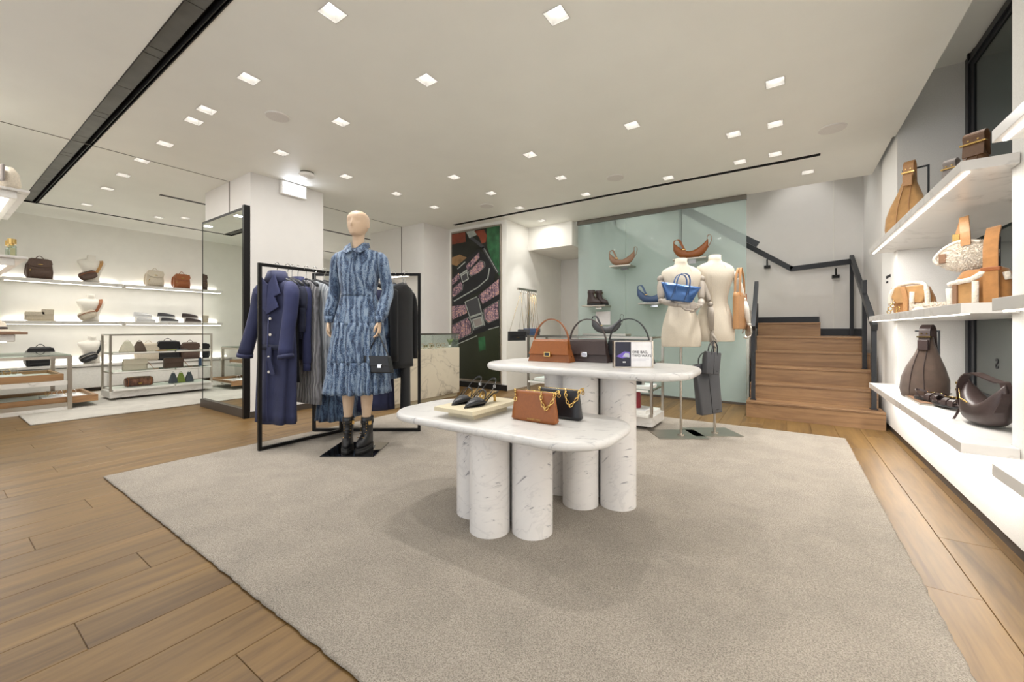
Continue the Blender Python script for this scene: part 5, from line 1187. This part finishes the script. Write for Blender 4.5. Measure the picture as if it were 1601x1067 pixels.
# flap bag hanging from the mannequin's hand
p = W(-1.2586+.212, 3.155, 0); t = T('shoulder_bag', 'small black flap bag with silver clasp hanging from the mannequin hand', 'handbag', (p[0], p[1], .665), YAW-.15)
t.location.z = .655
MB().prism([(-.125,0),(.125,0),(.095,.13),(-.095,.13)], -.032, .032).build('body', 'leather_black', t, bevel=.010)
MB().prism([(-.098,.134),(.098,.134),(.110,.055),(-.098,.055)], -.039, -.030).build('flap', 'leather_black', t, bevel=.003); MB().box(.018,.048,-.045,-.038,.042,.070).build('clasp', 'chrome', t, bevel=.001); MB().box(-.118,-.100,-.036,-.031,.014,.024).build('side_rivet', 'chrome', t)
MB().strap([(-.092,0,.125),(-.055,0,.20),(-.012,0,.29),(.0,0,.305),(.012,0,.29),(.055,0,.20),(.092,0,.125)], .014, .004, (0,1,0)).build('strap', 'leather_black', t)

# ------------------------------------------------------------------ dress-form busts with jointed arms
def bust_form(lab, r_, f_, z_off, rz):
    x, y, _ = W(r_, f_); t = T('dress_form', lab, 'mannequin', (x, y, .0), rz, 'linen dress forms on steel stands')
    R_ = [(.835,.335,.22),(.845,.345,.23),(.92,.352,.235),(1.0,.335,.225),(1.07,.305,.21),(1.14,.262,.185),(1.20,.222,.165),(1.26,.225,.165),(1.34,.27,.185),(1.42,.325,.205),(1.47,.352,.19),(1.51,.355,.16),(1.54,.315,.135),(1.565,.22,.115),(1.58,.13,.105),(1.60,.106,.10),(1.64,.102,.098)]
    MB().loft([ring(a,b_,z+z_off,2.3,0,0,36) for z,a,b_ in R_]).build('torso', 'linen', t)
    MB().loft([ring(.10,.096,1.64+z_off,2,0,0,30), ring(.09,.086,1.646+z_off,2,0,0,30)]).build('neck_cap', 'grey_wood', t)
    MB().cyl((0,0), .011, .01, .84+z_off, 20).build('pole', 'steel', t)
    MB().cyl((0,0), .03, .022, .034, 24).build('socket', 'steel', t)
    for k in range(2): mb = MB(); mb.tube([((-.07 if k else .07), -.10, .86+z_off), ((-.06 if k else .06), -.088, 1.2+z_off), ((-.075 if k else .075), -.096, 1.42+z_off), ((-.05 if k else .05), -.06, 1.56+z_off)], .0015, 4); mb.build('seam', 'canvas_cream', t)
    MB().box(-.24,.20,-.13,.19,.0145,.022).build('base_plate', 'steel', t, bevel=.001)
    return t
def hand(mb, c, d, side, curl=.3):
    """palm at c, pointing along d, fingers separate; side is the direction across the knuckles"""
    d = Vector(d).normalized(); s_ = Vector(side).normalized(); n_ = d.cross(s_); c = Vector(c)
    mb.loft([[tuple(c+d*q+s_*a*w_+n_*b_*h_) for a, b_ in ((-1,-1),(0,-1.3),(1,-1),(1.2,0),(1,1),(0,1.3),(-1,1),(-1.2,0))] for q, w_, h_ in ((0,.014,.012),(.03,.024,.011),(.07,.030,.010),(.085,.028,.008))])
    for k in range(4):
        a = -.024+.016*k; ln = (.058,.068,.064,.048)[k]; p = c+d*.08+s_*a; pts = [p]; dd = d.copy()
        for j in range(3): dd = (dd+n_*curl*(j+.6)).normalized(); p = p+dd*ln*(.42,.33,.25)[j]; pts.append(p)
        mb.tube([tuple(q) for q in pts], [.0078,.0074,.0066,.0052], 8)
    p = c+d*.02-s_*.022; mb.tube([tuple(p), tuple(p+d*.02-s_*.020+n_*.006), tuple(p+d*.045-s_*.026+n_*.016), tuple(p+d*.062-s_*.024+n_*.024)], [.010,.0095,.008,.0055], 8)
def jointed_arm(parent, sh, el, wr, hd, side, curl=.3, mat='grey_wood', hmat='grey_wood'):
    sh, el, wr = Vector(sh), Vector(el), Vector(wr)
    MB().ball(tuple(sh), .034).build('shoulder_joint', mat, parent)
    a = sh+(el-sh)*.12; b_ = sh+(el-sh)*.9
    MB().tube([tuple(a), tuple(a.lerp(b_, .3)), tuple(a.lerp(b_, .8)), tuple(b_)], [.024,.034,.030,.022], 16).build('upper_arm', mat, parent)
    MB().ball(tuple(el), .024).build('elbow_joint', mat, parent)
    a = el+(wr-el)*.08; b_ = el+(wr-el)*.93
    MB().tube([tuple(a), tuple(a.lerp(b_, .3)), tuple(b_)], [.022,.030,.018], 16).build('forearm', mat, parent)
    MB().ball(tuple(wr), .017).build('wrist_joint', mat, parent)
    mb = MB(); hand(mb, tuple(wr+Vector(hd).normalized()*.008), hd, side, curl); h = mb.build('hand', hmat, parent); q = h.modifiers.new('remesh', 'REMESH'); q.mode = 'VOXEL'; q.voxel_size = .003; q.use_smooth_shade = True
b1 = bust_form('linen dress form cradling the blue tote in crossed grey arms', .418*3.718, 3.718, 0, YAW)
jointed_arm(b1, (-.185,0,1.455), (-.215,-.08,1.25), (-.11,-.23,1.20), (1,-.08,-.03), (0,.3,1), .12)
jointed_arm(b1, (.185,0,1.455), (.15,-.08,1.25), (.07,-.24,1.195), (-1,-.05,.0), (0,.2,1), .15)
b2 = bust_form('taller linen dress form with tan tote on its shoulder', .5014*3.80, 3.80, .045, YAW)
k2 = 3.80/632
jointed_arm(b2, (-.17,-.03,1.50), (-.10+0,-.12,1.22), (-.085,-.12,.965), (.0,-.02,-1), (0,1,0), .35)
jointed_arm(b2, (.19,0,1.50), (.26,-.02,1.27), (.295,-.05,1.04), (-.08,-.05,-1), (.4,-1,0), .5, 'bust_white', 'steel')
# blue tote
p = W(1.4427, 3.50); t = T('tote_bag', 'metallic blue winged tote held by the left dress form', 'handbag', (p[0], p[1], 1.235), YAW)
M = Matrix.Rotation(math.radians(8), 4, 'Y')
rg = []
for z, w_, d_ in ((0,.21,.07),(.01,.22,.08),(.06,.26,.08),(.12,.32,.06),(.145,.345,.045)): rg.append(rr(w_, d_, z, 4, k=32))
MB().loft(rg, cap=True, M=M).build('body', 'leather_blue', t)
for y in (-.035,.03):
    mb = MB(); mb.strap([tuple(M @ Vector(q)) for q in ((-.05,y,.06),(-.052,y,.14),(-.045,y,.20),(-.02,y,.235),(.03,y,.235),(.055,y,.20),(.062,y,.14),(.06,y,.06))], .018, .006, (0,1,0)); mb.build('handle', 'leather_blue', t)
for x0, x1 in ((-.05,-.085),(.06,.03)): mb = MB(); mb.strap([tuple(M @ Vector(q)) for q in ((x0,-.036,.14),((x0+x1)/2,-.044,.07),(x1,-.042,.005))], .008, .004, (1,0,0)); mb.build('seam_band', 'leather_navy', t)
# tan tote on right form
p = W(.5014*3.80+.20, 3.80-.06); t = T('tote_bag', 'flat tan leather tote hanging on the shoulder of the right dress form', 'handbag', (p[0], p[1], .995), YAW+.75)
MB().loft([rr(.22,.05,0,6), rr(.22,.055,.01,6), rr(.235,.05,.30,6), rr(.235,.035,.335,6)]).build('body', 'leather_tan_light', t)
for y in (-.02,.02): MB().strap([(-.06,y,.30),(-.045,y,.45),(-.01,y*.6,.555),(.02,y*.6,.555),(.055,y,.45),(.06,y,.30)], .018, .005, (0,1,0)).build('strap', 'leather_tan_light', t)
MB().strap([(.10,-.028,.33),(.10,-.03,.18),(.10,-.028,.01)], .012, .004, (1,0,0)).build('side_seam', 'leather_cognac', t)
# charcoal bags in the hanging hand
p = W(.5014*3.80-.10, 3.80-.13)
def flat_tote(lab, loc, rz, w_, h_, d_, roll):
    t = T('tote_bag', lab, 'handbag', loc, rz, 'charcoal totes in the hanging hand'); t.rotation_euler.y = roll
    MB().loft([rr(w_*.9,d_,-h_,8), rr(w_*.9,d_,-h_+.008,8), rr(w_,d_*.7,-.01,8), rr(w_,d_*.5,0,8)]).build('body', 'leather_charcoal', t)
    for y in (-d_*.3, d_*.3): MB().strap([(-w_*.2,y,-.03),(-w_*.17,y,.05),(0,y*.3,.10),(w_*.17,y,.05),(w_*.2,y,-.03)], .012, .004, (0,1,0)).build('handle', 'leather_charcoal', t)
    mb = MB(); mb.tube([(0,-d_*.5,-h_+.005),(0,-d_*.36,-.01)], .003, 4); mb.build('front_seam', 'leather_black', t); MB().box(w_*.18,w_*.26,-d_*.5-.003,-d_*.46,-h_+.03,-h_+.036).build('logo_plate', 'black_metal', t)
    return t
flat_tote('small charcoal tote hanging from the jointed hand of the right form', (p[0]+.02, p[1]-.035, .79), YAW+.3, .16, .20, .07, .12)
flat_tote('tall charcoal tote hanging below the small one', (p[0]-.05, p[1]+.02, .68), YAW+.25, .25, .46, .09, -.10)

# ------------------------------------------------------------------ goods on the right wall
def rx(u, X): return PX(u, X)
ZT, ZM, ZB = 1.758, 1.116, .485
stand('black L-shaped stand that holds the camel bag on the highest shelf', (.97, 4.70, ZT), RR+1.2, .60, .16)
hobo('camel suede hobo bag on a stand, far end of the highest shelf', (.82, 4.62, ZT+.005), RR+1.1, 'suede_camel', .62,.27,.14, 'leather_tan_light', .05)
hobo('grey-taupe bag with a tall buckled strap on the highest shelf', (.93, rx(1483,.93), ZT), RR+.9, 'leather_grey', .41,.18,.10, sw=.05)
t = hobo('smooth mid-brown leather bag with a folded strap, near end of highest shelf', (.96, rx(1518,.96), ZT), RR+.9, 'leather_mid', .47,.27,.12, sw=.075, tie=False)
# middle shelf
t = T('saddle_bag', 'tan suede saddle bag with shearling rim and ring tassels, middle shelf', 'handbag', (.83, rx(1430,.83), ZM), RR+.7); t.scale = (1.22,1.2,1.2)
MB().loft([rr(.21,.08,0,4), rr(.23,.09,.02,4), rr(.22,.08,.10,3), rr(.17,.05,.17,2.6), rr(.12,.03,.185,2.4)]).build('body', 'suede_tan', t)
MB().prism([(-.10,.18),(.09,.18),(.11,.12),(.08,.07),(-.07,.07),(-.11,.12)], -.055, -.04).build('flap', 'suede_camel', t, bevel=.006)
mb = MB(); mb.tube([(-.11,-.045,.06),(-.105,-.05,.13),(-.06,-.04,.19),(.06,-.03,.195),(.105,-.045,.14),(.11,-.045,.05)], .013, 10); mb.build('shearling_rim', 'shearling', t)
mb = MB(); mb.tube([(.03,-.06,.02),(.035,-.062,.14)], .012, 8); mb.build('shearling_stripe', 'shearling', t)
MB().strap([(-.02,-.062,.18),(0,-.068,.10),(.0,-.068,.02)], .028, .005, (1,0,0)).build('strap', 'leather_tan_light', t)
for k in range(6): mb = MB(); ring_jewel(mb, (-.10+.012*k, -.07-.004*(k % 2), .004+.02*(k % 4)), .012, k*.6); mb.build('tassel_ring', 'gold', t)
t = T('shearling_mat', 'cream long-pile shearling mat on the middle shelf', 'mat', (.88, rx(1474,.88), ZM), 0)
MB().loft([rr(.26,.40,0,3), rr(.28,.42,.02,3), rr(.24,.38,.04,3)]).build('pad', 'shearling', t); tufts(t, (0,0,.036), None, 2600, L=.028, box=(.125,.195))
stand('black L-shaped stand holding the shearling sling, middle shelf', (1.1, rx(1562,1.1), ZM), RR, .46, .22)
t = T('shearling_pouch', 'cream shearling bum bag hanging by its tan strap, middle shelf', 'bag', (.88, rx(1511,.88), ZM+.315), RR+.85); t.scale = (1.12,1.1,1.1)
mb = MB(); mb.ball((0,0,0), .11, (1.05,.45,.72)); mb.build('body', 'shearling', t); tufts(t, (0,0,0), (.113,.050,.079), 3000, L=.011)
mb = MB(); mb.tube([(-.10,-.03,-.035),(-.115,-.035,.0),(-.07,-.03,.055),(0,-.03,.08),(.07,-.03,.06)], .008, 8); mb.build('leather_binding', 'shearling', t)
MB().strap([(.02,-.045,.05),(.018,-.045,.12),(.0,-.02,.20),(-.02,.02,.20),(-.05,.03,.10),(-.07,.02,.04)], .038, .006, (1,0,.1)).build('strap', 'leather_tan_light', t)
MB().box(-.09,-.06,-.05,-.03,-.03,.02).build('tab', 'leather_taupe', t, bevel=.003); MB().box(-.07,-.04,.024,.036,.09,.13).build('buckle', 'gold', t)
t = T('suede_backpack', 'tan suede and shearling crossbody bag with wide straps, middle shelf', 'bag', (.93, rx(1539,.93), ZM), RR+.8)
MB().loft([rr(.23,.11,0,4), rr(.25,.12,.02,4), rr(.24,.11,.16,3.4), rr(.19,.07,.215,3), rr(.15,.04,.225,3)]).build('body', 'suede_tan', t)
MB().prism([(-.10,.0),(.0,.0),(.0,.15),(-.10,.15)], -.085, -.06).build('front_pocket', 'suede_camel', t, bevel=.01)
for pts in ([(-.115,-.07,.145),(-.05,-.095,.155),(.0,-.09,.165),(.05,-.07,.21)], [(.01,-.088,.0),(.012,-.09,.15)], [(-.10,-.088,.01),(-.105,-.09,.12)], [(.115,-.05,.19),(.125,-.05,.15)]):
    MB().tube(pts, .014, 10).build('shearling_trim', 'shearling', t)
MB().strap([(.07,-.075,.01),(.07,-.08,.22),(.055,-.05,.36),(.045,-.01,.445),(.02,.03,.43),(-.01,.05,.26)], .062, .007, (1,0,.1)).build('wide_strap', 'suede_tan', t)
MB().box(.03,.11,-.088,-.068,.20,.222).build('strap_loop', 'leather_cognac', t, bevel=.004); MB().box(-.085,-.065,-.10,-.084,.02,.14).build('closure_strap', 'leather_taupe', t, bevel=.002)
# lowest shelf
stand('black L-shaped stand behind the dark suede hobo, lowest shelf', (1.0, rx(1468,1.0), ZB), RR+1.1, .50, .14)
hobo('dark brown suede hobo bag with gold buckles on the lowest shelf', (.84, rx(1444,.84), ZB), RR+.9, 'suede_brown', .54,.27,.16, 'leather_brown', .05)
t = T('sandal_tray', 'thin steel tray under the sandals on the lowest shelf', 'tray', (.87, rx(1462,.87), ZB), 0); MB().box(-.13,.16,-.26,.24,0,.012).build('plate', 'steel', t, bevel=.002); MB().box(-.125,.155,-.255,.235,.012,.014).build('inlay', 'leather_taupe', t)
def sandal(lab, loc, rz):
    t = T('slide_sandal', lab, 'sandal', loc, rz, 'buckled slide sandals')
    MB().loft([[(x, y, z) for x, y in SOLE] for z in (0,.016)]).build('sole', 'leather_black', t, bevel=.002); MB().loft([[(x*.95, y*.97, z) for x, y in SOLE] for z in (.016,.024)]).build('footbed', 'leather_brown', t)
    for y in (-.07,-.02): MB().strap([(-.042,y,.012),(-.036,y,.042),(0,y,.058),(.036,y,.042),(.042,y,.012)], .036, .008, (0,1,0)).build('strap', 'leather_brown', t)
    for y in (-.07,-.02): mb = MB(); mb.tube([(-.018,y-.018,.062),(.018,y-.018,.060),(.018,y+.018,.060),(-.018,y+.018,.062)], .004, 6, closed=True); mb.build('buckle', 'gold', t)
    MB().strap([(-.036,.03,.02),(-.034,.07,.055),(0,.105,.065),(.034,.07,.055),(.036,.03,.02)], .016, .005, (0,.3,1)).build('heel_strap', 'leather_brown', t); return t
sandal('brown buckled sandal, nearer the dark suede hobo, on the steel tray', (.82, rx(1455,.82), ZB+.015), .5)
sandal('brown buckled sandal, beside the dark leather bag, on the steel tray', (.86, rx(1483,.86), ZB+.015), .4)
t = T('slouch_bag', 'dark plum-brown leather shoulder bag with brass buckles, lowest shelf', 'handbag', (.87, rx(1541,.87), ZB), RR+.2); t.scale = (.88,.9,.95)
n = 15; rg = []
for i in range(n):
    q = i/(n-1)*2-1; x = .165*q; low = .005+.05*abs(q)**3; top = .13+.12*abs(q)**2.0; zc, hh = (low+top)/2, (top-low)/2; th = .075*(1-abs(q)**4)*.9+.012
    rg.append([(x, th*math.copysign(abs(math.cos(2*PI*j/20))**.8, math.cos(2*PI*j/20)), zc+hh*math.copysign(abs(math.sin(2*PI*j/20))**.8, math.sin(2*PI*j/20))) for j in range(20)])
MB().loft(rg).build('body', 'leather_brown', t)
MB().strap([(-.165,-.0,.03),(-.175,-.02,.10),(-.165,-.03,.20),(-.14,-.02,.265),(-.10,.0,.285),(-.05,.02,.27),(.05,.03,.25),(.12,.02,.25),(.17,.0,.18),(.17,-.03,.10)], .045, .007, (0,1,.1)).build('strap', 'leather_brown', t)
for z in (.12,.17,.21): MB().box(-.185,-.17,-.05,.01,z,z+.014).build('buckle', 'gold', t, bevel=.002)
MB().tube([(-.12,-.06,.19),(-.08,-.075,.14),(.0,-.08,.125)], .004, 6).build('zip', 'gold', t)
MB().strap([(-.168,-.03,.08),(-.15,-.06,.03),(-.12,-.085,.01)], .014, .004, (0,1,0)).build('leather_tie', 'leather_brown', t)
